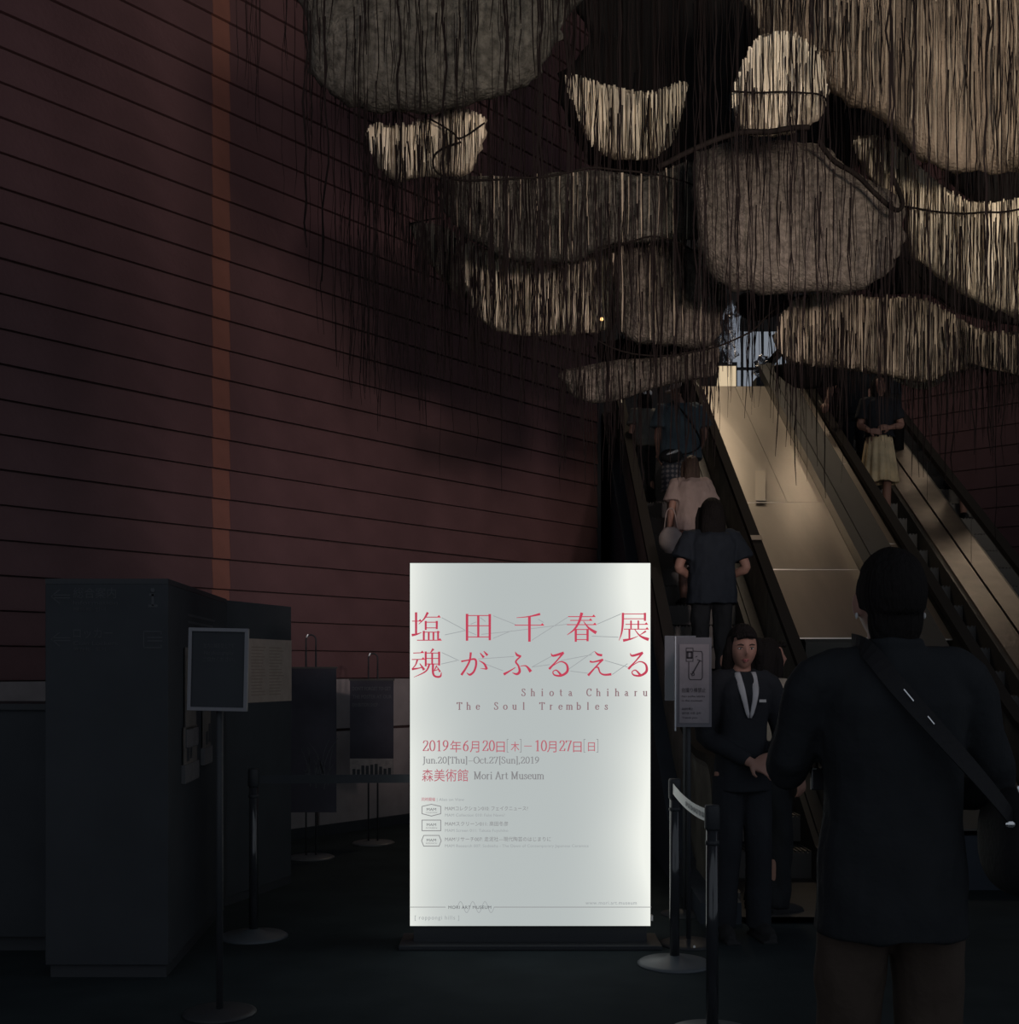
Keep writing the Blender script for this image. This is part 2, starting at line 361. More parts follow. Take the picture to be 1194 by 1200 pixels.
# ------------------------------------------------------------------ illuminated sign
SD = 6.1
def S(px, py, off=0): v = P(px, py, SD); v.y -= off; return v
x0, x1 = S(479.5, 0).x, S(763, 0).x; zt, zb = S(0, 659).z, S(0, 1086).z
sign = thing('lightbox_sign', 'tall glowing white exhibition lightbox with red title characters', 'sign', ((x0+x1)/2, SD+.09, 0))
MB().box((x0, SD+.012, zb), (x1, SD+.165, zt)).build('casing', M_blackm, sign, bevel=.004)
MB().box((x0+.02, SD+.03, 0), (x1-.02, SD+.15, zb-.002)).build('plinth', M_blackm, sign)
MB().box((x0-.05, SD-.06, 0), (x1+.05, SD+.24, .025)).build('base_plate', M_blackm, sign, bevel=.005)
def signmat():
    m = bpy.data.materials.new('lit_sign_face'); m.use_nodes = True; nt = m.node_tree; nt.nodes.remove(nt.nodes['Principled BSDF'])
    o = nt.nodes['Material Output']; em = nt.nodes.new('ShaderNodeEmission'); L = nt.links.new
    tc = nt.nodes.new('ShaderNodeTexCoord'); sp = nt.nodes.new('ShaderNodeSeparateXYZ'); L(tc.outputs['Generated'], sp.inputs[0])
    def mth(op, a, b=None, clamp=False):
        n = nt.nodes.new('ShaderNodeMath'); n.operation = op; n.use_clamp = clamp
        for i, q in enumerate((a, b)):
            if q is None: continue
            if isinstance(q, (int, float)): n.inputs[i].default_value = q
            else: L(q, n.inputs[i])
        return n.outputs[0]
    x = sp.outputs[0]; z = sp.outputs[2]
    e1 = mth('POWER', mth('MULTIPLY', mth('ABSOLUTE', mth('SUBTRACT', x, .5)), 2.0), 3.6)
    rgt = mth('MULTIPLY', mth('POWER', x, 7.0), .35)
    # hot spots of the tubes at the two upper corners and along the edges
    nz = nt.nodes.new('ShaderNodeTexNoise'); nz.inputs['Scale'].default_value = 2.4; nz.inputs['Detail'].default_value = 1; L(tc.outputs['Generated'], nz.inputs[0])
    hot = mth('MULTIPLY', mth('ADD', e1, rgt), mth('ADD', mth('MULTIPLY', nz.outputs[0], 1.1), .25))
    dx = mth('SUBTRACT', x, .96); dz = mth('SUBTRACT', z, .93)
    r2 = mth('ADD', mth('MULTIPLY', mth('MULTIPLY', dx, dx), 38.0), mth('MULTIPLY', mth('MULTIPLY', dz, dz), 45.0))
    blob = mth('MULTIPLY', mth('EXPONENT', mth('MULTIPLY', r2, -1.0)), .45)
    f = mth('ADD', hot, blob, True)
    mx = nt.nodes.new('ShaderNodeMix'); mx.data_type = 'RGBA'; L(f, mx.inputs[0])
    mx.inputs[6].default_value = (.465, .505, .500, 1); mx.inputs[7].default_value = (.88, .90, .84, 1)
    L(mx.outputs[2], em.inputs[0]); em.inputs[1].default_value = 1.0; L(em.outputs[0], o.inputs[0]); return m
M_face = signmat()
FACE = MB().box((x0+.004, SD, zb+.004), (x1-.004, SD+.012, zt-.004)).build('lit_face', M_face, sign)
MB().box((x0+.004, SD+.165, zb+.004), (x1-.004, SD+.172, zt-.004)).build('lit_face', M_face, sign)  # glowing back face added to throw cool light behind the sign
MB().box((x1, SD+.02, S(0,1080).z), (x1+.012, SD+.05, S(0,1074).z)).build('latch', mat('latch', (.8,.8,.8), .3, metal=.5), sign)
sign = FACE      # everything printed on the face is a sub-part of it
M_red = mat('backlit_red', (.3,.02,.05), .5, emit=(.50, .048, .088), estr=.95)
M_redl = mat('backlit_soft_red', (.3,.05,.08), .5, emit=(.46, .12, .15), estr=.95)
M_grey = mat('backlit_grey', (.1,.1,.1), .5, emit=(.24, .235, .24), estr=.95)
M_grey2 = mat('backlit_pale_grey', (.1,.1,.1), .5, emit=(.345, .365, .37), estr=.95)
M_ink = mat('backlit_ink', (.05,.05,.05), .5, emit=(.10, .10, .11), estr=.95)
M_mau = mat('backlit_mauve', (.1,.05,.05), .5, emit=(.27, .17, .185), estr=.95)
# big title glyphs: stroke polygons with brush widths. coordinates in a tracing grid
GS = 150/1194
def grid(x, y, ox=475): return (ox + x*GS, 700 + y*GS)
def stroke_poly(mb, pts, ws, conv, smoothit=True):
    pts = [Vector((*p, 0)) for p in pts]
    if len(pts) > 2 and smoothit:
        wv = [Vector((w_, 0, 0)) for w_ in ws]; pts = smooth(pts, 5); ws = [q.x for q in smooth(wv, 5)]
    n = len(pts); vs = []
    for i, p in enumerate(pts):
        t = (pts[min(i+1, n-1)] - pts[max(i-1, 0)]).normalized(); nn = Vector((-t.y, t.x, 0))
        ext = t * (ws[i]*.25 if i == n-1 else (-ws[i]*.25 if i == 0 else 0))
        for sgn in (1, -1): vs.append(conv(p + ext + nn*ws[i]/2*sgn))
    mb.add(vs, [(2*i, 2*i+1, 2*i+3, 2*i+2) for i in range(n-1)])
def glyph(strokes, ox):
    mb = MB(); k = [0]
    def conv(p):
        a = grid(p.x, p.y, ox); return S(a[0], a[1], .0012 + k[0]*.00002)
    for st in strokes:
        k[0] += 1
        if st[0] == 'H':                 # thin horizontal with a triangular end
            _, xa, ya, xb, yb, u = st
            stroke_poly(mb, [(xa, ya), (xb, yb)], [8, 8], conv)
            if u:
                mb.add([conv(Vector((xb+6, yb+4, 0))), conv(Vector((xb-34, yb+4, 0))), conv(Vector((xb-12, yb-20, 0)))], [(0, 1, 2)])
        elif st[0] == 'V':
            _, xa, ya, yb, ww = st
            stroke_poly(mb, [(xa, ya), (xa, yb)], [ww, ww*.9], conv)
        else:
            stroke_poly(mb, st[0], st[1], conv)
    return mb.build('title_character', M_red, sign)
A_ = 475; B_ = 620
glyph([('V',100,145,345,22),('H',65,222,150,222,1),([(65,352),(105,345),(150,328)],[24,16,6]),([(207,145),(175,200),(125,250)],[22,14,5]),
       ('H',185,185,325,185,1),('V',190,225,300,20),('H',190,232,295,232,0),('V',293,225,292,20),('H',190,285,293,285,0),
       ('H',165,325,320,325,0),('V',172,318,400,20),('V',218,325,400,18),('V',262,325,400,18),('V',305,318,400,18),('H',110,400,335,400,1)], A_)
glyph([('V',575,160,400,24),('H',575,170,790,170,0),('V',787,162,395,24),('V',680,172,370,22),('H',575,265,790,265,0),('H',575,370,790,370,0)], A_)
glyph([([(1038,190),(1150,180),(1252,157)],[5,11,22]),('H',1022,260,1290,260,1),('V',1157,180,408,26)], A_)
glyph([('H',365,180,615,180,1),('H',385,215,585,215,1),('H',355,255,625,255,1),([(490,150),(465,230),(420,300),(355,350)],[27,22,16,5]),
       ([(508,225),(555,285),(620,328)],[6,18,30]),('V',435,300,410,22),('V',545,300,405,22),('H',435,300,545,300,0),('H',435,346,545,346,0),('H',435,394,545,394,0)], B_)
glyph([([(875,150),(872,260),(860,340),(838,402)],[22,20,14,4]),('H',875,155,1085,155,0),('V',1080,150,215,22),('H',885,200,1080,200,0),('H',900,252,1105,252,1),
       ('V',950,220,297,16),('V',1018,220,297,16),('H',885,297,1112,297,1),('V',935,300,388,18),([(882,402),(950,388),(1015,362)],[26,14,4]),
       ([(985,300),(1035,360),(1108,392)],[7,16,30]),([(1085,318),(1035,350)],[18,5])], B_)
glyph([('H',75,520,170,516,1),('H',62,580,178,578,1),([(112,582),(95,630),(65,665)],[18,12,8]),([(65,670),(120,662),(165,650)],[20,12,7]),([(135,618),(172,672)],[7,26]),
       ([(258,485),(236,515)],[24,7]),('V',190,510,640,20),('H',190,520,320,520,0),('V',315,512,632,20),('V',250,520,625,18),('H',190,570,315,570,0),('H',190,622,315,622,0),
       ([(225,622),(190,690),(80,745)],[18,14,4]),([(258,622),(258,705),(280,738),(325,738),(336,700)],[20,20,18,18,6]),([(292,640),(270,682)],[14,8]),([(268,685),(312,672)],[9,7]),([(298,652),(322,692)],[7,18])], A_)
glyph([([(525,597),(580,587),(648,577),(660,625),(640,690),(602,722),(572,703)],[17,13,19,20,19,20,4]),([(610,518),(600,590),(565,660),(525,720)],[20,18,18,22]),
       ([(688,590),(735,620),(758,665)],[5,18,22]),([(758,670),(698,662)],[14,3]),([(698,520),(728,557)],[7,24]),([(732,503),(762,537)],[7,24])], A_)
glyph([([(1024,508),(1042,538),(1075,550)],[4,22,18]),([(1075,552),(1030,598),(1055,640),(1066,690),(1040,716),(998,703)],[12,17,17,24,22,5]),
       ([(922,716),(965,692),(1025,655)],[24,15,7]),([(1072,642),(1125,640),(1166,688)],[5,13,30])], A_)
def ru(dx, B):
    glyph([([(205+dx,522),(225+dx,545),(318+dx,518)],[5,20,22]),([(318+dx,520),(255+dx,595),(190+dx,665)],[20,13,22]),
       ([(215+dx,645),(290+dx,600),(348+dx,625),(356+dx,690),(300+dx,730),(238+dx,725),(222+dx,695),(255+dx,680),(296+dx,722)],[5,10,18,24,20,15,10,12,22])], B)
ru(0, B_)
glyph([([(610,503),(640,532),(676,540)],[4,20,22]),([(570,598),(600,603),(685,582)],[18,14,20]),([(685,582),(620,650),(553,725)],[20,13,22]),([(598,668),(640,652),(662,702),(700,722),(762,718)],[4,15,14,18,22])], B_)
ru(738, B_)
# web of thin lines between the characters
mb = MB()
LN = [((340,190),(555,305)),((370,350),(560,310)),((340,515),(500,590)),((335,622),(480,590)),((820,172),(1030,255)),((710,345),(940,322)),((820,382),(990,312)),((610,250),(660,230)),
      ((700,190),(745,225)),((940,322),(1154,295)),((680,575),(1010,552)),((740,620),(910,685)),((1154,295),(1514,250)),((1180,400),(1514,185)),((1790,250),(2010,155)),((1740,362),(1985,372)),
      ((1180,650),(1370,545)),((1180,650),(1345,628)),((1520,672),(1760,505)),((1450,590),(1740,535)),((1540,688),(1700,708)),((1860,588),(2070,650)),((1930,720),(2070,620)),((590,320),(660,350)),((1240,205),(1290,235))]
for a, b in LN:
    pa, pb = grid(*a), grid(*b)
    stroke_poly(mb, [pa, pb], [.8, .8], lambda p: S(p.x, p.y, .0008))
mb.build('printed_web', M_grey2, sign)['kind'] = 'stuff'
# small serif pen alphabet: em units, cap height 1
def arc(cx, cy, rx, ry, a0, a1, n=9): return [(cx+rx*math.cos(R(a0+(a1-a0)*i/n)), cy+ry*math.sin(R(a0+(a1-a0)*i/n))) for i in range(n+1)]
def sf(x, y, w_=.22): return [(x-w_/2, y), (x+w_/2, y)]
G = {}
G['0'] = (.62, [arc(.31,.5,.23,.5,90,450,16)])
G['1'] = (.62, [[(.33,0),(.33,1)],[(.33,.98),(.14,.88)],sf(.33,0,.3)])
G['2'] = (.62, [[(.1,.78),(.14,.93),(.3,1),(.46,.93),(.5,.76),(.42,.55),(.25,.32),(.07,.03)],[(.07,.03),(.54,.03)],[(.52,.03),(.56,.2)]])
G['6'] = (.62, [[(.5,.97),(.28,.82),(.12,.55),(.1,.32)],arc(.31,.3,.21,.3,90,450,14)])
G['7'] = (.62, [[(.07,.97),(.55,.97)],[(.55,.97),(.4,.6),(.24,0)],[(.08,.97),(.07,.82)]])
G['9'] = (.62, [[(.12,.03),(.34,.18),(.5,.45),(.52,.68)],arc(.31,.7,.21,.3,90,450,14)])
G['J'] = (.42, [[(.25,1),(.25,.0),(.18,-.18),(.03,-.22)],sf(.25,1,.28)])
G['T'] = (.72, [[(.36,0),(.36,1)],[(.04,.97),(.68,.97)],[(.05,.97),(.04,.8)],[(.67,.97),(.68,.8)],sf(.36,0,.28)])
G['h'] = (.66, [[(.15,0),(.15,1)],[(.15,.5),(.28,.64),(.42,.63),(.5,.5),(.5,0)],sf(.15,0),sf(.5,0),sf(.1,1,.12)])
G['n'] = (.66, [[(.15,0),(.15,.64)],[(.15,.5),(.28,.64),(.42,.63),(.5,.5),(.5,0)],sf(.15,0),sf(.5,0),sf(.1,.63,.12)])
G['m'] = (.98, [[(.13,0),(.13,.64)],[(.13,.5),(.25,.64),(.38,.63),(.46,.5),(.46,0)],[(.46,.5),(.58,.64),(.72,.63),(.8,.5),(.8,0)],sf(.13,0,.2),sf(.46,0,.2),sf(.8,0,.2),sf(.08,.63,.12)])
G['u'] = (.66, [[(.15,.64),(.15,.15),(.25,.01),(.38,.02),(.5,.15)],[(.5,.64),(.5,0)],sf(.1,.63,.14),sf(.45,.63,.14),sf(.55,.01,.14)])
G['r'] = (.48, [[(.15,0),(.15,.64)],[(.15,.45),(.27,.62),(.42,.62)],sf(.15,0),sf(.1,.63,.12)])
G['i'] = (.34, [[(.17,0),(.17,.64)],sf(.17,0),sf(.12,.63,.12),[(.17,.86),(.17,.95)]])
G['l'] = (.34, [[(.17,0),(.17,1)],sf(.17,0),sf(.12,1,.12)])
G['t'] = (.42, [[(.18,.85),(.18,.12),(.25,.0),(.38,.06)],[(.03,.62),(.36,.62)]])
G['o'] = (.62, [arc(.31,.32,.24,.32,90,450,14)])
G['c'] = (.54, [arc(.31,.32,.24,.32,45,320,12)])
G['e'] = (.56, [[(.09,.36),(.5,.36)],arc(.3,.32,.22,.32,10,325,12)])
G['a'] = (.58, [[(.12,.52),(.22,.64),(.36,.6),(.4,.48),(.4,.1),(.52,.0)],[(.4,.38),(.2,.33),(.09,.18),(.16,.02),(.3,.03),(.4,.14)]])
G['s'] = (.48, [[(.38,.5),(.34,.62),(.22,.65),(.11,.57),(.12,.44),(.3,.3),(.4,.18),(.34,.03),(.2,0),(.08,.05),(.06,.16)]])
G['b'] = (.64, [[(.13,0),(.13,1)],arc(.33,.32,.21,.32,-140,140,12),sf(.08,1,.12)])
G['S'] = (.62, [[(.5,.8),(.45,.95),(.3,1),(.15,.93),(.12,.78),(.2,.62),(.38,.48),(.52,.34),(.52,.16),(.4,.02),(.25,0),(.12,.05),(.07,.22)]])
G['O'] = (.82, [arc(.41,.5,.34,.5,90,450,18)])
G['C'] = (.76, [arc(.41,.5,.33,.5,45,315,14),[(.65,.95),(.65,.72)]])
G['M'] = (1.0, [[(.17,0),(.17,1)],[(.17,1),(.48,.05)],[(.48,.05),(.8,1)],[(.8,1),(.8,0)],sf(.17,0),sf(.8,0),sf(.1,1,.16),sf(.87,1,.16)])
G['A'] = (.78, [[(.1,0),(.38,1)],[(.38,1),(.68,0)],[(.19,.34),(.58,.34)],sf(.1,0,.2),sf(.68,0,.22)])
G['['] = (.36, [[(.18,1.05),(.18,-.2)],[(.18,1.05),(.32,1.05)],[(.18,-.2),(.32,-.2)]])
G[']'] = (.36, [[(.18,1.05),(.18,-.2)],[(.04,1.05),(.18,1.05)],[(.04,-.2),(.18,-.2)]])
G['.'] = (.26, [[(.11,.0),(.11,.1)]]); G[','] = (.26, [[(.12,.08),(.06,-.14)]])
G['-'] = (.72, [[(.06,.36),(.66,.36)]]); G[' '] = (.34, [])
def pen(txt, px, base, cap, m, thin=.05, thick=.12, fixed=None, width=None, double=0):
    mb = MB(); adv = 0; out = []
    for ch in txt:
        a, st = G[ch]
        out.append((adv + ((fixed - a)/2 if fixed else 0), st)); adv += fixed if fixed else a
    kx = (width/(adv*cap)) if width else 1
    for ox, st in out:
        for sN, pts in enumerate(st):
            q = [(px + (ox + p[0])*cap*kx, base - p[1]*cap) for p in pts]
            ws = []
            for i in range(len(q)):
                t = Vector(q[min(i+1, len(q)-1)]) - Vector(q[max(i-1, 0)]); l = max(t.length, 1e-6)
                ws.append(cap*(thin + (thick-thin)*abs(t.y/l)**1.3))
            stroke_poly(mb, q, ws, lambda p: S(p.x, p.y, .0012 + sN*.00003), smoothit=False)
    o = mb.build('lettering', m, sign)
    if len(txt) > 12: o['kind'] = 'stuff'
    return o
pen('Shiota Chiharu', 608, 815.5, 8.4, M_mau, .07, .17, fixed=1.305)
pen('The Soul Trembles', 533, 831.5, 8.4, M_mau, .07, .17, fixed=1.28)
SM = lambda px, py: facing(S(px, py, .0008), (1,0,0), (0,0,1))
k_ = SD/F
def cjk(t, px, py, h, m, width=None, sp=1.0): return text(t, h*k_*1.12, SM(px, py), m, 'lettering', sign, width=width*k_ if width else None, spacing=sp)
pen('2019', 495, 880, 12.2, M_redl, .05, .13, width=31); cjk('年', 527.5, 880.5, 13.5, M_redl, 13)
pen('6', 542, 880, 12.2, M_redl, .05, .13); cjk('月', 550.5, 880.5, 13.5, M_redl, 11); pen('20', 565, 880, 12.2, M_redl, .05, .13); cjk('日', 581.5, 880.5, 13, M_redl, 10)
pen('[', 592, 879, 12, M_grey, .05, .05); cjk('木', 598.5, 879.5, 11, M_redl, 10); pen(']', 608.5, 879, 12, M_grey, .05, .05); pen('-', 613.5, 879.5, 14.5, M_redl, .05, .1)
pen('10', 626, 880, 12.2, M_redl, .05, .13); cjk('月', 641, 880.5, 13.5, M_redl, 11); pen('27', 655, 880, 12.2, M_redl, .05, .13); cjk('日', 671.5, 880.5, 13, M_redl, 10)
pen('[', 682, 879, 12, M_grey, .05, .05); cjk('日', 689, 879.5, 11, M_redl, 8); pen(']', 698.5, 879, 12, M_grey, .05, .05)
pen('Jun.20[Thu]-Oct.27[Sun],2019', 495, 894.5, 7.6, M_grey, .07, .15, width=137)
cjk('森美術館', 494.5, 914.5, 14, M_redl, 54)
pen('Mori Art Museum', 555, 913, 8.6, M_grey, .07, .15, width=83)
cjk('同時開催', 494, 938.5, 4.2, M_redl, 16); cjk('| Also on View', 512, 938.5, 4.2, M_grey2, 32)
for i, (y, jp, jw, en, ew, sub) in enumerate(((950, 'MAMコレクション010: フェイクニュース?', 97, 'MAM Collection 010: Fake News?', 70, 'COLLECTION'),
        (968, 'MAMスクリーン011: 高田冬彦', 74, 'MAM Screen 011: Takata Fuyuhiko', 74, 'SCREEN'),
        (986, 'MAMリサーチ007: 走泥社—現代陶芸のはじまりに', 124, 'MAM Research 007: Sodeisha - The Dawn of Contemporary Japanese Ceramics', 168, 'RESEARCH'))):
    cjk(jp, 521.5, y-.5, 5.2, M_grey, jw); cjk(en, 521.5, y+6.8, 4.3, M_grey2, ew)
    mb = MB(); a, b, c_, d_ = 494.5, 516.5, y-7, y+5.5
    if i == 0: loop = [(a,c_+2),(505.5,c_-.5),(b,c_+2),(b,d_-2),(505.5,d_+.8),(a,d_-2),(a,c_+2)]
    elif i == 1: loop = [(a,c_),(b,c_),(b,d_),(a,d_),(a,c_)]
    else: loop = [(a+2,c_),(b-2,c_),(b+.5,(c_+d_)/2),(b-2,d_),(a+2,d_),(a-.5,(c_+d_)/2),(a+2,c_)]
    for j in range(len(loop)-1): stroke_poly(mb, [loop[j], loop[j+1]], [.9, .9], lambda p: S(p.x, p.y, .0008+j*.00002))
    mb.build('printed_badge', M_grey, sign)
    cjk('MAM', 500, y, 4.0, M_ink, 11); cjk(sub, 499, y+3, 2.0, M_grey, 13)
mb = MB(); stroke_poly(mb, [(480, 1063), (522, 1063)], [.7, .7], lambda p: S(p.x, p.y, .0008)); stroke_poly(mb, [(579, 1063), (763, 1063)], [.7, .7], lambda p: S(p.x, p.y, .0008)); mb.build('printed_line', M_grey, sign)
cjk('MORI ART MUSEUM', 525.5, 1065, 4.6, M_ink, 50, 1.1)
mb = MB(); pts = [(536 + t*.5, 1063 - 6.5*math.sin(t/86*math.pi*6)) for t in range(0, 87)]
stroke_poly(mb, pts, [.7]*len(pts), lambda p: S(p.x, p.y, .0007), False); mb.build('printed_wave', M_grey2, sign)
cjk('www.mori.art.museum', 686, 1060, 5.4, M_grey2, 60, 1.1); cjk('[ roppongi hills ]', 486, 1077.5, 6, M_grey2, 52, 1.2)

# ------------------------------------------------------------------ hanging boats
M_felt = mat('grey_felted_yarn', (.155, .132, .112), .95, spec=.05, var=.4, vscale=30, bump=1.0, bscale=70)
M_felt2 = mat('greenish_felted_yarn', (.105, .098, .085), .95, spec=.05, var=.45, vscale=22, bump=1.0, bscale=60)
M_tan = mat('tan_yarn', (.26, .205, .155), .9, spec=.05, var=.6, vscale=16, bump=.8, bscale=60)
M_pale = mat('pale_yarn', (.82, .72, .57), .9, spec=.05, var=.35, vscale=5)
M_dull = mat('dull_pale_yarn', (.42, .35, .27), .9, spec=.05, var=.4, vscale=5)
M_palehull = mat('pale_yarn_weave', (.46, .385, .29), .9, spec=.05, var=.45, vscale=22, bump=.6, bscale=70, stretch=(2.5, 1, .5))
M_mott = mat('mottled_tan_yarn', (.30, .235, .18), .95, spec=.05, var=.5, vscale=3.2, bump=.8, bscale=60)
M_coal = mat('gap_black', (.022, .02, .02), .95, spec=.05)  # near-black for filler shapes in the shaded gaps and void between boats
M_thread = mat('dark_thread', (.012, .009, .009), .9, spec=.03)
M_wire = mat('rim_wire', (.014, .011, .010), .8, spec=.05)
BRK = 'yarn boats hanging above the escalators'
def inside(x, y, poly):
    c = False; n = len(poly)
    for i in range(n):
        a, b = poly[i], poly[i-1]
        if (a[1] > y) != (b[1] > y) and x < (b[0]-a[0])*(y-a[1])/(b[1]-a[1]) + a[0]: c = not c
    return c
def yspan(x, poly):
    ys = []
    n = len(poly)
    for i in range(n):
        a, b = poly[i], poly[i-1]
        if (a[0] > x) != (b[0] > x): ys.append(a[1] + (b[1]-a[1])*(x-a[0])/(b[0]-a[0]))
    return (min(ys), max(ys)) if len(ys) >= 2 else None
def strand(mb, px, ya, yb, d, r, wob=1.0, n=None):
    L = yb - ya
    if L < 3: return
    n = n or max(2, int(L/28)); ph = random.random()*50; pts = []
    for i in range(n+1):
        t = i/n
        q = P(px, ya + L*t, d); q.x += wob*.012*noise.noise(Vector((ph, t*L*.02, 0)))*(.3+t); q.y += wob*.01*noise.noise(Vector((ph+9, t*L*.02, 3)))
        pts.append(q)
    mb.tube(pts, [r*random.uniform(.7, 1.2) for _ in pts[:-1]] + [r*.4], 3)
def boat(label, out, d, thick, m, yarn=None, ydens=0, yw=.006, tdens=.35, wires=(), hang=26, face_thr=.25, center=None, ylim=(0, 1), group=BRK, slope=.0):
    poly = [(p.x, p.y) for p in smooth([(*q, 0) for q in out], 6, True)]
    n = len(poly)
    cx = center[0] if center else sum(p[0] for p in poly)/n; cy = center[1] if center else sum(p[1] for p in poly)/n
    dep = lambda py: d + slope*(cy - py)/100
    base = P(cx, cy, d)
    t = thing('yarn_boat', label, 'boat', base, group)
    K = 12
    vs = []; fs = []
    px_m = d/F
    for side in (-1, 1):
        for k in range(K, 0, -1):
            f = math.sin(k/K*math.pi/2)
            prof = math.sqrt(max(0, 1-f**5))
            for i, (x, y) in enumerate(poly):
                jx = 1 + (.055*noise.noise(Vector((x*.11, y*.11, d)))+.045*noise.noise(Vector((x*.4, y*.4, d))) if k >= K-1 else 0)
                X = cx + (x-cx)*f*jx; Y = cy + (y-cy)*f*jx
                off = thick*.55*prof*(1 if side < 0 else .8)
                q = P(X, Y, dep(Y) + side*off)
                nn = noise.noise(q*6)*.035 + noise.noise(q*19)*.012
                q.y += nn*min(1, prof*2)*side
                vs.append(q)
        q = P(cx, cy, dep(cy) + side*thick*.55*(1 if side < 0 else .8)); vs.append(q)
    blk = K*n+1
    for s_ in (0, 1):
        o = s_*blk
        for k in range(K-1):
            for i in range(n):
                a = o+k*n+i; b = o+k*n+(i+1) % n
                fs.append((a, b, b+n, a+n) if s_ == 0 else (a+n, b+n, b, a))
        for i in range(n):
            a = o+(K-1)*n+i; b = o+(K-1)*n+(i+1) % n
            fs.append((a, b, o+blk-1) if s_ == 0 else (o+blk-1, b, a))
    for i in range(n): fs.append((i, blk+i, blk+(i+1) % n, (i+1) % n))
    linkmesh('hull', vs, fs, m, t, True)
    x0_, x1_ = min(p[0] for p in poly), max(p[0] for p in poly)
    def front(px, py):           # depth of the hull surface at a pixel-like position
        fx = 0
        for k in range(1, 13):
            f = k/12
            if not inside(cx + (px-cx)/f if f else px, cy + (py-cy)/f, poly): fx = f
            else:
                break
        f = min(.98, fx)
        return dep(py) - thick*math.sqrt(max(0, 1-f*f))
    if yarn and ydens:
        mb = MB(); x = x0_ + 1
        while x < x1_:
            sp_ = yspan(x, poly)
            if sp_:
                a, b = sp_; H = b - a
                if random.random() < .93:
                    a2 = a + H*ylim[0] + random.uniform(-3, 4); b2 = a + H*ylim[1] - random.uniform(0, min(30, H*.35)) * (1 if ylim[1] < 1 else .5)
                    strand(mb, x, a2, b2, d - thick*.55 - .02 - random.random()*.05, yw*random.uniform(.5, 1.3), .8)
            x += random.uniform(.5, 1.7)/ydens
        if mb.v: mb.build('pale_yarn_strands', yarn, t)['kind'] = 'stuff'
    mb = MB(); x = x0_
    while x < x1_:
        sp_ = yspan(x, poly)
        if sp_:
            a, b = sp_
            u = random.random()
            if u < tdens: strand(mb, x, b - random.uniform(2, 20), b + random.expovariate(1/hang), d + random.uniform(-.1, .1), random.uniform(.0018, .0038), 2.2)
            if random.random() < face_thr*1.25:
                a2 = random.uniform(a-10, a + (b-a)*.6); strand(mb, x, a2, a2 + random.uniform(20, 150), d - thick*.55 - .05 - random.random()*.12, random.uniform(.002, .0058), 2.0)
        x += 1.35
    if mb.v: mb.build('hanging_threads', M_thread, t)['kind'] = 'stuff'
    for wpts, wr in wires:
        q = smooth([P(a, b, d - thick*.55 - .08) for a, b in wpts], 5)
        for i_, v in enumerate(q): v += Vector((0, .02*noise.noise(v*5), .01*noise.noise(v*7)))
        MB().tube(q, wr, 6).build('rim_wire', M_wire, t, True)
    # suspension cords up to the ceiling
    for f in (.25, .75):
        x = x0_ + (x1_-x0_)*f; sp_ = yspan(x, poly)
        top = P(x, sp_[0]+6 if sp_ else cy, d)
        MB().tube([top, Vector((top.x, top.y, 13.2))], .004, 5).build('cord', M_thread, t)
    return t
boat('large dark grey-green felted boat at top left', [(356,-60),(357,20),(362,75),(385,112),(440,130),(500,132),(560,122),(610,104),(640,70),(665,25),(690,-60)], 6.6, .42, M_felt2, tdens=.15, face_thr=.22, center=(500,10))
boat('small bright yarn boat hanging before the red wall', [(432,148),(470,147),(500,140),(530,128),(560,134),(570,145),(562,180),(545,205),(500,207),(465,212),(442,195),(432,170)], 6.95, .22, M_palehull, M_pale, .62, .006, wires=[([(540,167),(512,178),(508,195),(520,207),(560,211),(640,207),(700,196),(762,205)], .006), ([(505,140),(530,155),(540,162),(568,145)], .005)], ylim=(0, .95), face_thr=.3, hang=40)
boat('bright bowl-shaped boat before the dark filler shape', [(663,90),(700,97),(745,108),(775,106),(803,97),(798,140),(785,172),(760,187),(725,187),(700,178),(685,158),(672,125)], 8.0, .2, M_palehull, M_pale, .8, .007, tdens=.1, face_thr=.22, hang=8)
boat('black filler shape for the dark void round the bright bowl', [(640,-60),(905,-60),(895,30),(868,80),(852,120),(862,155),(815,195),(760,203),(705,200),(675,165),(655,95),(690,40)], 8.9, .3, M_coal, tdens=.1, hang=10, face_thr=.15, center=(760,80))
boat('bright domed boat between the dark filler shape and the broad tan boat', [(858,118),(868,80),(888,45),(925,38),(958,60),(970,100),(965,130),(945,150),(900,160),(868,153)], 6.85, .22, M_palehull, M_pale, .55, .006, wires=[([(856,107),(900,109),(958,110),(970,122)], .005), ([(770,196),(850,160),(900,154),(948,148)], .016)], face_thr=.35, ylim=(0,.97))
boat('broad tan boat filling the top right', [(890,45),(900,-60),(1260,-60),(1250,190),(1180,198),(1120,205),(1075,185),(1040,145),(990,120),(962,95),(940,60)], 7.0, .35, M_mott, M_dull, .16, .005, tdens=.2, face_thr=.4, hang=20, center=(1090,60), ylim=(.02,.98))
boat('black filler shape for the shaded gap between dome and grey boat', [(935,150),(952,118),(965,88),(1000,95),(1050,130),(1075,165),(1055,190),(1005,192),(985,215),(962,190)], 8.6, .2, M_coal, tdens=.2)
boat('big round grey felted boat at the middle of the cluster', [(815,185),(850,167),(905,165),(958,168),(985,190),(1020,212),(1055,232),(1060,270),(1050,305),(1015,340),(960,345),(890,343),(845,335),(822,305),(812,245)], 7.3, .4, M_felt, tdens=.15, face_thr=.22, wires=[([(958,165),(975,185),(1005,208),(1045,243),(1058,240),(1053,222),(1045,205)], .014)])
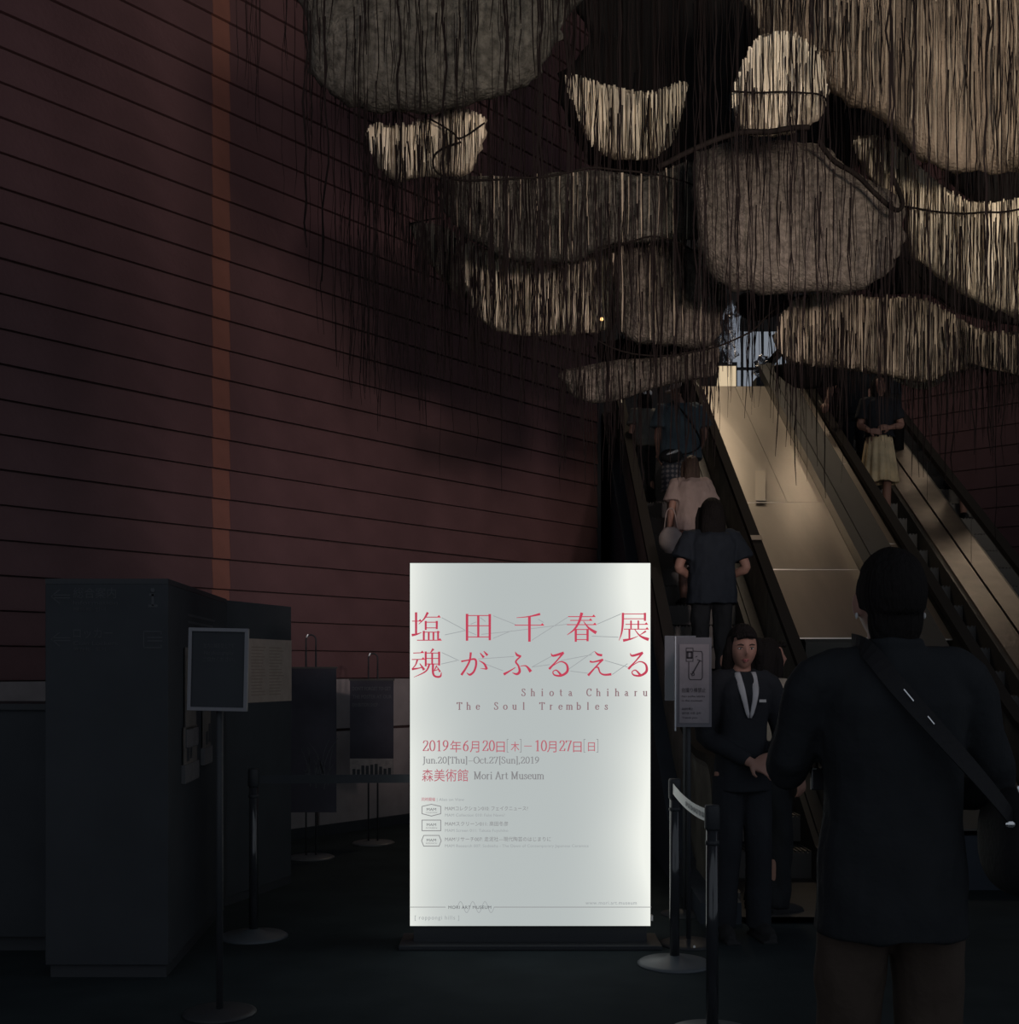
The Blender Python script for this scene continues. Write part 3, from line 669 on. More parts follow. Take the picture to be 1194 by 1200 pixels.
boat('left-hand grey boat sagging under the small bright boat', [(520,205),(600,208),(690,200),(760,206),(812,190),(830,240),(826,275),(760,285),(710,292),(665,308),(600,305),(560,288),(530,262),(512,232)], 7.8, .32, M_felt2, M_dull, .10, .005, tdens=.45, face_thr=.4, wires=[([(700,290),(735,284),(768,277),(800,287),(832,304)], .006), ([(762,203),(795,210),(812,216)], .005)])
boat('bright fringed boat below the left-hand grey boat', [(535,278),(580,298),(640,310),(700,298),(722,290),(728,340),(715,385),(660,392),(600,392),(560,372),(545,330)], 8.3, .22, M_palehull, M_pale, .52, .0065, tdens=.5, face_thr=.5, hang=45, ylim=(.05, 1))
boat('small pale fringed boat at the left edge of the cluster', [(480,265),(500,262),(522,266),(545,285),(560,330),(545,350),(520,330),(498,300)], 8.8, .15, M_tan, M_dull, .4, .005, tdens=.6, face_thr=.5, wires=[([(478,262),(500,258),(520,254)], .006)], hang=60)
boat('brown-grey boat hanging above the lowest boat', [(722,290),(770,282),(830,300),(850,335),(846,375),(832,405),(780,405),(735,398),(722,360)], 8.0, .3, M_felt, M_dull, .08, tdens=.5, face_thr=.35, wires=[([(700,398),(740,414),(800,415),(870,395),(905,365),(930,350),(955,350),(960,374),(975,382),(1030,376),(1060,378),(1100,386)], .006)])
boat('lowest grey-brown boat just above the left escalator riders', [(655,438),(680,430),(725,422),(780,418),(815,408),(838,405),(843,422),(834,440),(808,446),(765,456),(710,472),(672,466)], 8.2, .2, M_felt, tdens=.3, face_thr=.3, hang=7)
boat('pale streaked boat right of the round grey boat', [(1000,165),(1035,160),(1062,182),(1110,222),(1150,238),(1250,240),(1250,395),(1190,372),(1140,352),(1090,318),(1062,290),(1058,235),(1020,212)], 7.5, .22, M_palehull, M_pale, .42, .006, tdens=.4, face_thr=.5, wires=[([(1060,243),(1100,249),(1150,249),(1194,245)], .006)], center=(1110,275), ylim=(0,.93))
boat('black filler shape for the dark area under the broad tan boat', [(1105,198),(1150,190),(1250,185),(1250,240),(1190,243),(1140,236)], 9.2, .2, M_coal, tdens=.3)
boat('black filler wedge for the shaded gap below the round grey boat', [(1050,285),(1075,290),(1110,330),(1160,350),(1200,380),(1130,368),(1085,345),(1030,345),(1015,330),(1030,300)], 9.0, .15, M_coal, tdens=.4)
boat('long fringed tan boat at bottom right over the right escalator', [(908,398),(918,366),(950,345),(1020,348),(1080,350),(1120,372),(1165,390),(1250,388),(1250,445),(1190,440),(1155,425),(1110,440),(1080,448),(1030,440),(985,433),(940,428),(915,418)], 7.9, .28, M_tan, M_dull, .62, .006, tdens=.6, face_thr=.5, hang=22, center=(1050,402), wires=[([(1060,300),(1110,360),(1194,382)], .005)])
boat('small bright tail boat at bottom right edge of the tan boat', [(1040,440),(1075,425),(1110,405),(1150,400),(1200,415),(1190,438),(1150,428),(1110,445),(1080,457)], 8.45, .12, M_palehull, M_pale, .5, .006, tdens=.5)
boat('black filler shape for the shaded gap above the landing window', [(868,345),(905,342),(930,350),(912,368),(885,376),(866,366)], 9.4, .18, M_coal, tdens=.4)
boat('black filler shape for the dark area at the escalator head', [(908,430),(950,422),(992,432),(985,450),(945,456),(922,448)], 10.4, .15, M_coal, tdens=.3)
boat('tiny black filler shape for the shaded gap below the brown-grey boat', [(698,404),(735,396),(760,392),(800,404),(830,410),(795,422),(735,426),(705,420)], 8.6, .1, M_coal, tdens=.4)
# long free threads, one countless curtain
mb = MB()
def bottom_env(x):
    pts = [(268,60),(300,150),(340,260),(370,380),(420,440),(480,470),(560,480),(650,480),(720,470),(850,455),(900,440),(960,470),(1060,470),(1194,455)]
    for (a, ya), (b, yb) in zip(pts, pts[1:]):
        if a <= x <= b: return ya + (yb-ya)*(x-a)/(b-a)
    return 460
for i in range(640):
    x = random.uniform(268, 1240)
    if x < 420 and random.random() < .72: continue
    e = bottom_env(min(x, 1190)); b = e*random.uniform(.35, 1.08) if random.random() < .6 else e*random.uniform(.8, 1.12)
    strand(mb, x, -650, b, random.uniform(5.9, 8.9), random.choice((.0016, .002, .0026, .0034)), 1.6)
for x, b in ((358,290),(380,330),(592,185),(594,330),(632,260),(634,390),(664,420),(727,200),(948,60),(1045,235),(1042,150),(1070,200),(1155,330),(520,330),(468,230)):
    strand(mb, x, -650, b, 5.85, .0062, 2.0)
# thick black tangle in the gaps before the dark atrium and lower left fringe
for i in range(150):
    x = random.uniform(395, 720); b = random.uniform(300, 475)
    strand(mb, x, b - random.uniform(60, 200), b, random.uniform(6.4, 8.9), random.choice((.0016, .0022, .003)), 2.6)
tag(mb.build('hanging_threads', M_thread), 'curtain of long dark threads hanging down around and between the yarn boats', 'threads', kind='stuff')
# ------------------------------------------------------------------ left side: partition, boards, poster stands
def V(px, py, d): return P(px, py, d)
def slab(a, b, z0, z1, th, side=1):      # upright slab between two plan points
    a = Vector((*a, 0)); b = Vector((*b, 0)); u = (b-a).normalized(); n = Vector((u.y, -u.x, 0))*side
    return MB().obox(a + Vector((0,0,z0)), b-a, n*-th, (0,0,z1-z0)), u, n
info = thing('information_pylon', 'big black information pylon with arrows left of the framed notice', 'pylon', (-1.9, 5.6, 0))
plan = [(-2.137,5.5,0),(-1.571,5.5,0),(-1.68,7.1,0),(-2.35,7.1,0)]
MB().prism([Vector(p)+Vector((0,0,.06)) for p in plan], (0,0,1.755)).build('body', M_black, info, bevel=.004)
MB().prism([Vector(p)*1 for p in [(-2.12,5.52,0),(-1.585,5.52,0),(-1.69,7.08,0),(-2.34,7.08,0)]], (0,0,.06)).build('plinth', M_blackm, info)
MB().prism([Vector(p)+Vector((0,0,1.815)) for p in plan], (0,0,.025)).build('cap', M_blackm, info)
M_let = mat('dim_grey_print', (.10,.103,.11), .6)
M_let2 = mat('faint_grey_print', (.062,.066,.073), .6)
fm = lambda px, py, d=5.499: facing(V(px, py, d) - Vector((0,.0008,0)), (1,0,0), (0,0,1))
kk = 5.5/F
def arrow(px, py):
    mb = MB(); c = lambda p: V(p.x, p.y, 5.499) - Vector((0,.001,0))
    for q in ([(62,py-1.6),(82,py-1.6)],[(62,py+1.6),(82,py+1.6)],[(60,py),(70,py-8)],[(60,py),(70,py+8)]): stroke_poly(mb, q, [1.1,1.1], c)
    return mb.build('arrow', M_let2, info)
arrow(60, 699); arrow(60, 749)
text('総合案内', 13.5*kk, fm(86, 700), M_let2, 'lettering', info, width=50*kk); text('Information', 6.5*kk, fm(86, 708.5), M_let2, 'lettering', info, width=52*kk)
text('服务台  안내', 5.5*kk, fm(86, 716), M_let2, 'lettering', info, width=38*kk)
text('ロッカー', 13.5*kk, fm(86, 747), M_let2, 'lettering', info, width=46*kk); text('Coin Lockers', 6.5*kk, fm(86, 756), M_let2, 'lettering', info, width=52*kk)
text('寄存柜  로커', 5.5*kk, fm(86, 763), M_let2, 'lettering', info, width=38*kk)
mb = MB(); c = lambda p: V(p.x, p.y, 5.499) - Vector((0,.001,0))
for q in ([(179,697),(179,709)],[(175.5,697),(180.5,697)],[(174.5,710),(184,710)]): stroke_poly(mb, q, [3,3], c)
mb.tube([V(179,691.5,5.499), V(179,691.5,5.495)], .010, 10); mb.build('information_symbol', M_let2, info)
mb = MB()
for q in ([(168.5,740),(189,740)],[(168.5,740),(168.5,759)],[(168.5,759),(189,759)],[(189,740),(189,743)],[(189,756),(189,759)],[(173,747),(190,747)],[(173,751),(190,751)]): stroke_poly(mb, q, [1.3,1.3], c)
mb.build('locker_symbol', M_let2, info)
# floor plan print on the receding side
sideO = Vector((-1.571,5.5,0)); sideU = (Vector((-1.68,7.1,0))-sideO).normalized(); sideN = Vector((sideU.y, -sideU.x, 0))
def sd(s_, z): return sideO + sideU*s_ + Vector((0,0,z)) + sideN*.001
mb = MB()
for i in range(7): 
    z = 1.70 - i*.035; mb.add([sd(.45,z), sd(1.2-.05*(i%3),z), sd(1.2-.05*(i%3),z-.012), sd(.45,z-.012)], [(0,1,2,3)])
mb.build('printed_lines', M_let2, info)['kind'] = 'stuff'
# leaflets in holders on that side
M_paper = mat('dim_paper', (.13,.115,.105), .8, var=.12, vscale=14)
for i, (a, b, z0, z1, lb) in enumerate(((.34, .60, 1.05, 1.53, 'tall pale leaflet in the wall holder left of the framed notice'), (.30, .62, .88, 1.14, 'brown leaflet with dark blocks below the framed notice'), (.80, 1.0, .93, 1.20, 'narrow pale leaflet hanging right below the framed notice'))):
    t = thing('leaflet', lb, 'leaflet', sd(a, z0), 'leaflets on the pylon side')
    MB().obox(sd(a, z0)+sideN*.006, sideU*(b-a), sideN*.006, (0,0,z1-z0)).build('sheet', M_paper, t)
    MB().obox(sd(a-.015, z0-.012), sideU*(b-a+.03), sideN*.02, (0,0,.09)).build('holder', mat('clear_holder', (.12,.12,.125), .25), t)
    if i: MB().obox(sd(a+.06, z0+.09)+sideN*.012, sideU*.06, sideN*.001, (0,0,.07)).build('printed_block', M_black, t); MB().obox(sd(a+.14, z0+.10)+sideN*.012, sideU*.05, sideN*.001, (0,0,.10)).build('printed_block', M_black, t)
# second black board behind it with paper notice
bA, bB = (-1.70, 7.2), (-1.452, 7.95)
bd = thing('black_board', 'black partition board behind the pylon carrying the pale notice', 'board', (-1.6, 7.5, 0))
mb_, u_, n_ = slab((-2.15, 5.84+.0), bB, 0, 1.84, .05) if False else slab((-1.72, 7.14), bB, .05, 1.84, .05)
mb_.build('panel', M_black, bd, bevel=.003)
slab((-1.72, 7.14), bB, 0, .05, .07)[0].build('foot', M_blackm, bd)
q0 = Vector((-1.72, 7.14, 0)); uu = (Vector((*bB,0))-q0).normalized(); nn_ = Vector((uu.y, -uu.x, 0))
Lb = (Vector((*bB,0))-q0).length
nt_ = thing('paper_notice', 'pale brown paper notice pinned on the black board', 'notice', q0 + uu*.4 + Vector((0,0,1.2)))
zt_, zb_ = 1.42 + (785-749)*7.6/F, 1.42 - (822-785)*7.75/F
MB().obox(q0 + uu*.30 + nn_*.001 + Vector((0,0,zb_)), uu*(Lb-.305), nn_*.004, (0,0,zt_-zb_)).build('sheet', mat('brown_paper', (.29,.235,.205), .8, var=.08, vscale=20), nt_)
mb = MB()
for i in range(16):
    z = zt_ - .05 - i*.02
    for a_, b_ in ((.33, .33+.18*random.uniform(.7,1)), (.55, .55+.2*random.uniform(.6,1))):
        a3 = q0 + uu*a_ + nn_*.006 + Vector((0,0,z)); mb.add([a3, a3+uu*(b_-a_), a3+uu*(b_-a_)+Vector((0,0,-.006)), a3+Vector((0,0,-.006))], [(0,1,2,3)])
mb.build('printed_lines', mat('brown_print', (.22,.17,.14), .8), nt_)['kind'] = 'stuff'
# framed notice on a pole stand
fd = 4.9
fr = thing('framed_notice_stand', 'black notice in a grey metal frame on a pole stand', 'sign stand', ((256-CX)*fd/F, fd+.04, 0))
M_fr = mat('grey_frame', (.17,.17,.185), .4, metal=.3)
a0 = V(220, 736, fd); a1 = V(290, 833, fd)
cxf, czf = (a0.x+a1.x)/2, (a0.z+a1.z)/2; hw, hh = abs(a1.x-a0.x)/2, abs(a0.z-a1.z)/2
rotf = Matrix.Rotation(R(1.2), 3, 'Y')
def fb(xa, xb, za, zb, ya, yb, nm, m):
    mb = MB(); mb.box((xa, ya, za), (xb, yb, zb)); mb.v = [rotf @ v + Vector((cxf, fd, czf)) for v in mb.v]; return mb.build(nm, m, fr)
fb(-hw, -hw+.014, -hh, hh, 0, .02, 'frame_side', M_fr); fb(hw-.014, hw, -hh, hh, 0, .02, 'frame_side', M_fr)
fb(-hw, hw, -hh, -hh+.014, -.001, .021, 'frame_rail', M_fr); fb(-hw, hw, hh-.014, hh, -.001, .021, 'frame_rail', M_fr)
fb(-hw+.01, hw-.01, -hh+.01, hh-.01, .006, .018, 'board', M_black)
for i, tx in enumerate(('館内は撮影禁止です', 'No photography', 'ご協力ください。')):
    text(tx, 6.2*fd/F, facing(V(256, 759+i*8, fd)+Vector((0,.0055-.0,0)), (1,0,0), (0,0,1)), M_let2, 'lettering', fr, align='CENTER', width=[36,34,38][i]*fd/F)
MB().tube([(cxf, fd+.035, .02), (cxf, fd+.035, czf+.1)], .014, 10).build('pole', M_blackm, fr, True)
MB().lathe((cxf, fd+.035, 0), [(.15,0),(.15,.008),(.13,.015),(.02,.022)], 28).build('base', M_blackm, fr, True)
# low counter at the far left
lc = thing('low_counter', 'low black counter at the far left edge of the photo', 'counter', (-2.9, 6.2, 0))
MB().box((-3.6, 6.0, .08), (-2.30, 6.5, 1.22)).build('body', M_black, lc); MB().box((-3.62, 5.98, 1.22), (-2.28, 6.52, 1.25)).build('top', M_blackm, lc); MB().box((-3.55, 6.05, 0), (-2.35, 6.45, .08)).build('plinth', M_blackm, lc)
# two poster stands
def poster_stand(label, d, xa, xb, yt, yb, hookx, hooky, basex, basey, kind):
    c = V(basex, basey, d); c.z = 0
    t = thing('poster_stand', label, 'poster stand', c, 'poster stands by the boarded wall')
    A, B = V(xa, yt, d), V(xb, yb, d)
    MB().box((A.x, d, B.z), (B.x, d+.012, A.z)).build('poster_board', mat('dark_poster', (.045,.043,.055), .6, spec=.1, var=.4, vscale=2.0), t)
    MB().box((A.x-.008, d-.004, A.z-.004), (B.x+.008, d+.016, A.z+.010)).build('top_rail', M_steel2, t)
    h = V(hookx, hooky, d)
    xm = h.x
    for dx in (0, .075): MB().tube([(c.x+dx-.04, d+.03, .02), (c.x+dx-.04, d+.03, h.z-.14)], .007, 8).build('pole', M_blackm, t, True)
    q = [(c.x-.04, d+.03, h.z-.14)] + [(c.x-.0025-.0375*math.cos(R(a)), d+.03, h.z-.05+.0375*math.sin(R(a))) for a in range(0, 181, 20)] + [(c.x+.035, d+.03, h.z-.14)]
    HK = MB().tube(q, .006, 8).build('hook', M_blackm, t, True)
    MB().ell((c.x-.03, d+.022, h.z-.02), (.006,.004,.016), 8, 6, Matrix.Rotation(R(25), 3, 'Y')).build('hook_glint', mat('glint_white', (.9,.9,.9), .12, metal=.3, emit=None), HK)  # bright blob standing in for the highlight on the hook
    MB().lathe((c.x, d+.03, 0), [(.175,0),(.175,.006),(.16,.014),(.03,.022),(.012,.03)], 32).build('base', mat('base_metal', (.09,.09,.095), .4, spec=.3), t, True)
    return t, A, B, d
t, A, B, d = poster_stand('dark poster with pale plant drawing on a round-based stand', 9.0, 330, 394, 783, 952, 355, 742, 364, 1003, 0)
mb = MB()
for i in range(16):
    x = 355 + random.uniform(0, 30); y = 925 - random.uniform(0, 25); a = random.uniform(-.5, .5); L = random.uniform(12, 45)
    stroke_poly(mb, [(x, y), (x+a*L*.4, y-L*.6), (x+a*L, y-L)], [1.3, .9, .3], lambda p: V(p.x, p.y, d) - Vector((0,.0015,0)))
mb.build('printed_plant', M_let2, t)['kind'] = 'stuff'
t, A, B, d = poster_stand('poster with white lettering and skyline photo on a stand near the lightbox', 9.75, 410, 461, 797, 910, 433, 764, 437, 985, 1)
for i, tx in enumerate(("DON'T FORGET TO GET", "THE POSTER AT OUR", "EXHIBITION SHOP")):
    text(tx, 6*d/F, facing(V(413, 809+i*9.5, d)-Vector((0,.0015,0)), (1,0,0), (0,0,1)), M_let, 'lettering', t, width=[45,46,30][i]*d/F)
MB().box((V(410,884,d).x, d-.002, V(0,910,d).z), (V(461,884,d).x, d, V(0,889,d).z)).build('printed_skyline_strip', mat('strip', (.24,.21,.2), .7, var=.2, vscale=30), t)
for i in range(9):
    x = 413 + i*5.2; h = random.uniform(5, 13)
    MB().box((V(x,0,d).x, d-.003, V(0,908,d).z), (V(x+3.6,0,d).x, d-.002, V(0,908-h,d).z)).build('printed_building', M_black, t)
# stanchions
def stanchion(label, x, d, base_col=None):
    t = thing('stanchion', label, 'stanchion', (x, d, 0), 'black belt stanchions')
    MB().lathe((x, d, 0), [(.18,0),(.18,.006),(.165,.016),(.06,.03),(.03,.045)], 40).build('base', mat('stanchion_base', (.085,.097,.11), .45, spec=.3), t, True)
    PL = MB().tube([(x, d, .03), (x, d, .82)], .024, 20).build('pole', mat('stanchion_pole', (.03,.032,.037), .14, metal=0, spec=.8), t, True)
    MB().lathe((x, d, .80), [(.027,0),(.03,.005),(.03,.085),(.027,.095),(.0,.097)], 20).build('head', M_blackm, t, True)
    MB().lathe((x, d, .74), [(.0245,0),(.028,.004),(.028,.014),(.0245,.018)], 20).build('collar', M_blackm, PL, True)
    return t
sA = ((790.5-CX)*5.76/F, 5.76); sB = ((834.5-CX)*4.64/F, 4.64)
stanchion('black stanchion whose base disc shows right of the lightbox', *sA)
stanchion('nearer black stanchion holding the near end of the pale belt', *sB)
def belt(label, a, b, z0, z1, m, sag, shift=0.0):
    a = Vector((*a, 0)); b = Vector((*b, 0)); n = 16; vs = []
    u = (b-a).normalized(); nn = Vector((-u.y, u.x, 0))
    for i in range(n+1):
        tt = i/n; p = a.lerp(b, tt); s_ = -sag*4*tt*(1-tt)
        for off in (0, .0015):
            vs.append(p + nn*off + Vector((0,0,z0+s_))); vs.append(p + nn*off + Vector((0,0,z1+s_)))
    fs = []
    for i in range(n):
        k = i*4
        fs += [(k,k+4,k+5,k+1),(k+2,k+3,k+7,k+6),(k+1,k+5,k+7,k+3),(k,k+2,k+6,k+4)]
    o = linkmesh('barrier_belt', vs, fs, m); tag(o, label, 'belt'); return o
M_belt = mat('pale_belt', (.9,.92,.88), .6)
bl = belt('pale barrier belt with faint print between the two stanchions right of the lightbox', (sA[0]-.012, sA[1]-.028), (sB[0]-.012, sB[1]+.03), .825, .875, M_belt, .02)
mb = MB(); a = Vector((sA[0]-.012, sA[1]-.028, 0)); b = Vector((sB[0]-.012, sB[1]+.03, 0)); nb = Vector((-(b-a).y, (b-a).x, 0)).normalized()
for sg in (1,):
    for i in range(7):
        t0 = .42 + i*.075; p0 = a.lerp(b, t0); p1 = a.lerp(b, t0+.045); dz = -.02*4*t0*(1-t0)
        side = -nb if (-nb).x < 0 else nb
        o_ = side*.003
        mb.add([p0+o_+Vector((0,0,.84+dz)), p1+o_+Vector((0,0,.84+dz)), p1+o_+Vector((0,0,.860+dz)), p0+o_+Vector((0,0,.860+dz))], [(0,1,2,3)])
mb.build('printed_marks', mat('belt_print', (.38,.40,.40), .7), bl)['kind'] = 'stuff'
sC = (-1.36, 6.35); sD_ = (-.30, 6.42)
stanchion('black stanchion in the dark left of the lightbox', *sC); stanchion('black stanchion hidden behind the lightbox', *sD_)
belt('black barrier belt stretched left of the lightbox before the pale wall base', sC, sD_, .815, .86, M_black, .0)
# pictogram sign on a pole
pd = 6.15
ps = thing('pictogram_sign', 'narrow pole sign with selfie stick pictogram right of the lightbox', 'sign', V(808, 0, pd)*1)
ps.location.z = 0
A, B = V(792, 747, pd), V(834, 852, pd)
MB().box((A.x, pd+.004, B.z), (B.x, pd+.02, A.z)).build('backing', mat('sign_backing', (.14,.14,.16), .5), ps)
MB().box((A.x+.018, pd, B.z+.02), (B.x-.014, pd+.004, A.z-.035)).build('poster', mat('mauve_paper', (.25,.23,.25), .7, var=.1, vscale=12), ps)
MB().box((A.x-.006, pd-.008, B.z-.02), (A.x, pd+.02, A.z+.005)).build('edge_strip', mat('edge_strip', (.55,.58,.62), .3, metal=.3), ps)
M_pic = mat('pictogram_ink', (.05,.045,.055), .7)
mb = MB(); c = lambda p: V(p.x, p.y, pd) - Vector((0,.001,0))
def loopline(pts, w_=1.0):
    for i in range(len(pts)-1): stroke_poly(mb, [pts[i], pts[i+1]], [w_, w_], c)
loopline([(804,759.5),(812,759.5),(812,775),(804,775),(804,759.5)], .9); loopline([(805.5,764),(810.5,764),(810.5,771),(805.5,771),(805.5,764)], 2.2)
loopline([(812,763),(822,763.5),(823,766),(823,794),(821.5,796.5),(808.5,796.5),(807,794),(807,776)], 1.1)
loopline([(811,790),(820,774)], 1.6); loopline([(809.5,789),(811,792),(813.5,791),(813,788),(811,787)], 1.0); loopline([(817,773),(822,775)], 1.0); loopline([(815,770),(817,769)], .9)
mb.build('pictogram', M_pic, ps)['kind'] = 'stuff'
fp = lambda x, y: facing(V(x, y, pd)-Vector((0,.0012,0)), (1,0,0), (0,0,1))
text('自撮り棒禁止', 6*pd/F, fp(799, 811), M_pic, 'lettering', ps, width=28*pd/F)
for i, tx in enumerate(('No selfie sticks', 'in the museum', '', '自拍杆禁止', '셀카봉 사용 금지', 'Thank you')):
    if tx: text(tx, 3.2*pd/F, fp(799, 817+i*5), M_pic, 'lettering', ps, width=[27,24,1,13,22,18][i]*pd/F)
MB().tube([(V(808,0,pd).x, pd+.035, .02), (V(808,0,pd).x, pd+.035, A.z-.05)], .012, 10).build('pole', M_blackm, ps, True)
MB().lathe((V(808,0,pd).x, pd+.035, 0), [(.15,0),(.15,.006),(.13,.014),(.02,.03)], 28).build('base', M_blackm, ps, True)
MB().ell((V(810,1106,pd).x, pd-.1, .018), (.006,.004,.007), 8, 6).build('base_glint', mat('base_glint', (.9,.9,.9), .3), ps)  # white dot standing in for a highlight near the base
A2, B2 = V(779, 745, 6.9), V(795, 821, 6.9)
b2 = thing('dim_notice_board', 'dim grey notice board standing behind the pictogram sign', 'notice board', (A2.x+.1, 6.9, 0))
MB().box((A2.x, 6.9, B2.z), (B2.x+.1, 6.92, A2.z)).build('board', mat('dim_board', (.10,.105,.125), .6), b2)
MB().tube([(A2.x+.12, 6.94, .02), (A2.x+.12, 6.94, A2.z-.05)], .012, 8).build('pole', M_blackm, b2, True)
MB().lathe((A2.x+.12, 6.94, 0), [(.14,0),(.14,.006),(.02,.03)], 24).build('base', M_blackm, b2, True)

# ------------------------------------------------------------------ people
def loft(mb, rings, n=22):               # rings (center, rx, ry)
    vs = []
    for c, rx, ry in rings:
        c = Vector(c)
        for k in range(n):
            a = 2*math.pi*k/n; ca, sa = math.cos(a), math.sin(a); e = .85
            vs.append(c + Vector((math.copysign(abs(ca)**e, ca)*rx, math.copysign(abs(sa)**e, sa)*ry, 0)))
    m = len(rings)
    fs = [(i*n+k, i*n+(k+1) % n, (i+1)*n+(k+1) % n, (i+1)*n+k) for i in range(m-1) for k in range(n)]
    up = rings[-1][0][2] > rings[0][0][2]
    fs += [tuple(range(n-1, -1, -1)), tuple((m-1)*n+k for k in range(n))]
    if not up: fs = [tuple(reversed(f)) for f in fs]
    mb.add(vs, fs)
def remesh(mb, voxel, name, m, parent, M4, it=3, wr=0, wf=9):
    me = bpy.data.meshes.new('tmp'); me.from_pydata([tuple(v) for v in mb.v], [], mb.f)
    o = bpy.data.objects.new('tmp', me); COL.objects.link(o)
    r = o.modifiers.new('r', 'REMESH'); r.mode = 'VOXEL'; r.voxel_size = voxel
    if it: s_ = o.modifiers.new('s', 'SMOOTH'); s_.factor = .5; s_.iterations = it
    dg = bpy.context.evaluated_depsgraph_get(); dg.update()
    e = bpy.data.meshes.new_from_object(o.evaluated_get(dg)); bpy.data.objects.remove(o)
    if wr:
        nn = [v.normal.copy() for v in e.vertices]
        for v, q in zip(e.vertices, nn):
            p = v.co; f = noise.noise(Vector((p.x*wf, p.y*wf, p.z*wf*.6+7*p.x))) + .5*noise.noise(Vector((p.x*wf*2.6+3, p.y*wf*2.6, p.z*wf*1.2)))
            v.co = p + q*wr*f
    e.transform(M4); e.name = name; e.materials.clear(); e.materials.append(m)
    for p in e.polygons: p.use_smooth = True
    ob = bpy.data.objects.new(name, e); COL.objects.link(ob); ob.parent = parent; ob.matrix_parent_inverse = Matrix.Translation(-parent.location)
    return ob
def headfn(d, q):
    if d.z < 0: q.x *= 1 - .26*(-d.z)**1.3; 
    if d.y > 0:
        x, z = d.x, d.z
        q.y += .021*math.exp(-(x/.13)**2 - ((z+.14)/.17)**2) + .008*math.exp(-(x/.10)**2 - ((z-.05)/.2)**2)
        q.y -= .008*math.exp(-((abs(x)-.36)/.17)**2 - ((z-.08)/.13)**2)
        q.y += .010*math.exp(-(x/.28)**2 - ((z+.82)/.2)**2) + .006*math.exp(-(x/.22)**2 - ((z+.46)/.09)**2)
        if z < -.3: q.y *= .98
    elif d.z > -.2: q.y *= 1.06
    if d.y < 0 and d.z < -.3: q.y *= .82
    return q
def hand(mb, wrist, direc, nrm, side, curl, s):
    direc = Vector(direc).normalized(); nrm = Vector(nrm); nrm = (nrm - direc*nrm.dot(direc)).normalized(); ac = direc.cross(nrm)*side
    rot = Matrix((ac, direc, nrm)).transposed()
    w0 = Vector(wrist); mb.ell(w0 + direc*.048*s, (.040*s, .054*s, .017*s), 14, 8, rot)
    mb.tube([w0 - direc*.03*s, w0 + direc*.02*s], [.026*s, .028*s], 10, .75)
    for i, (L, off) in enumerate(((.072, -.030), (.080, -.010), (.074, .010), (.058, .029))):
        b = w0 + direc*(.088 - .004*abs(i-1.2))*s + ac*off*s; a = 0; pts = [b - direc*.02*s, b]
        c_ = curl*(1 + .12*i)
        for k, f in enumerate((.45, .3, .25)):
            a += R(c_*(.8 if k == 0 else 1.0)); dd = direc*math.cos(a) + nrm*math.sin(a); b = b + dd*L*f*s; pts.append(b)
        mb.tube(pts, [.010*s, .0095*s, .009*s, .0082*s, .0065*s], 8)
    b = w0 + direc*.022*s - ac*.034*s; d1 = (direc*.62 - ac*.62 + nrm*.45).normalized(); d2 = (direc*.9 - ac*.1 + nrm*.45).normalized()
    mb.tube([b + ac*.015*s, b, b + d1*.034*s, b + (d1*.034 + d2*.028)*s], [.013*s, .0125*s, .010*s, .0075*s], 8)

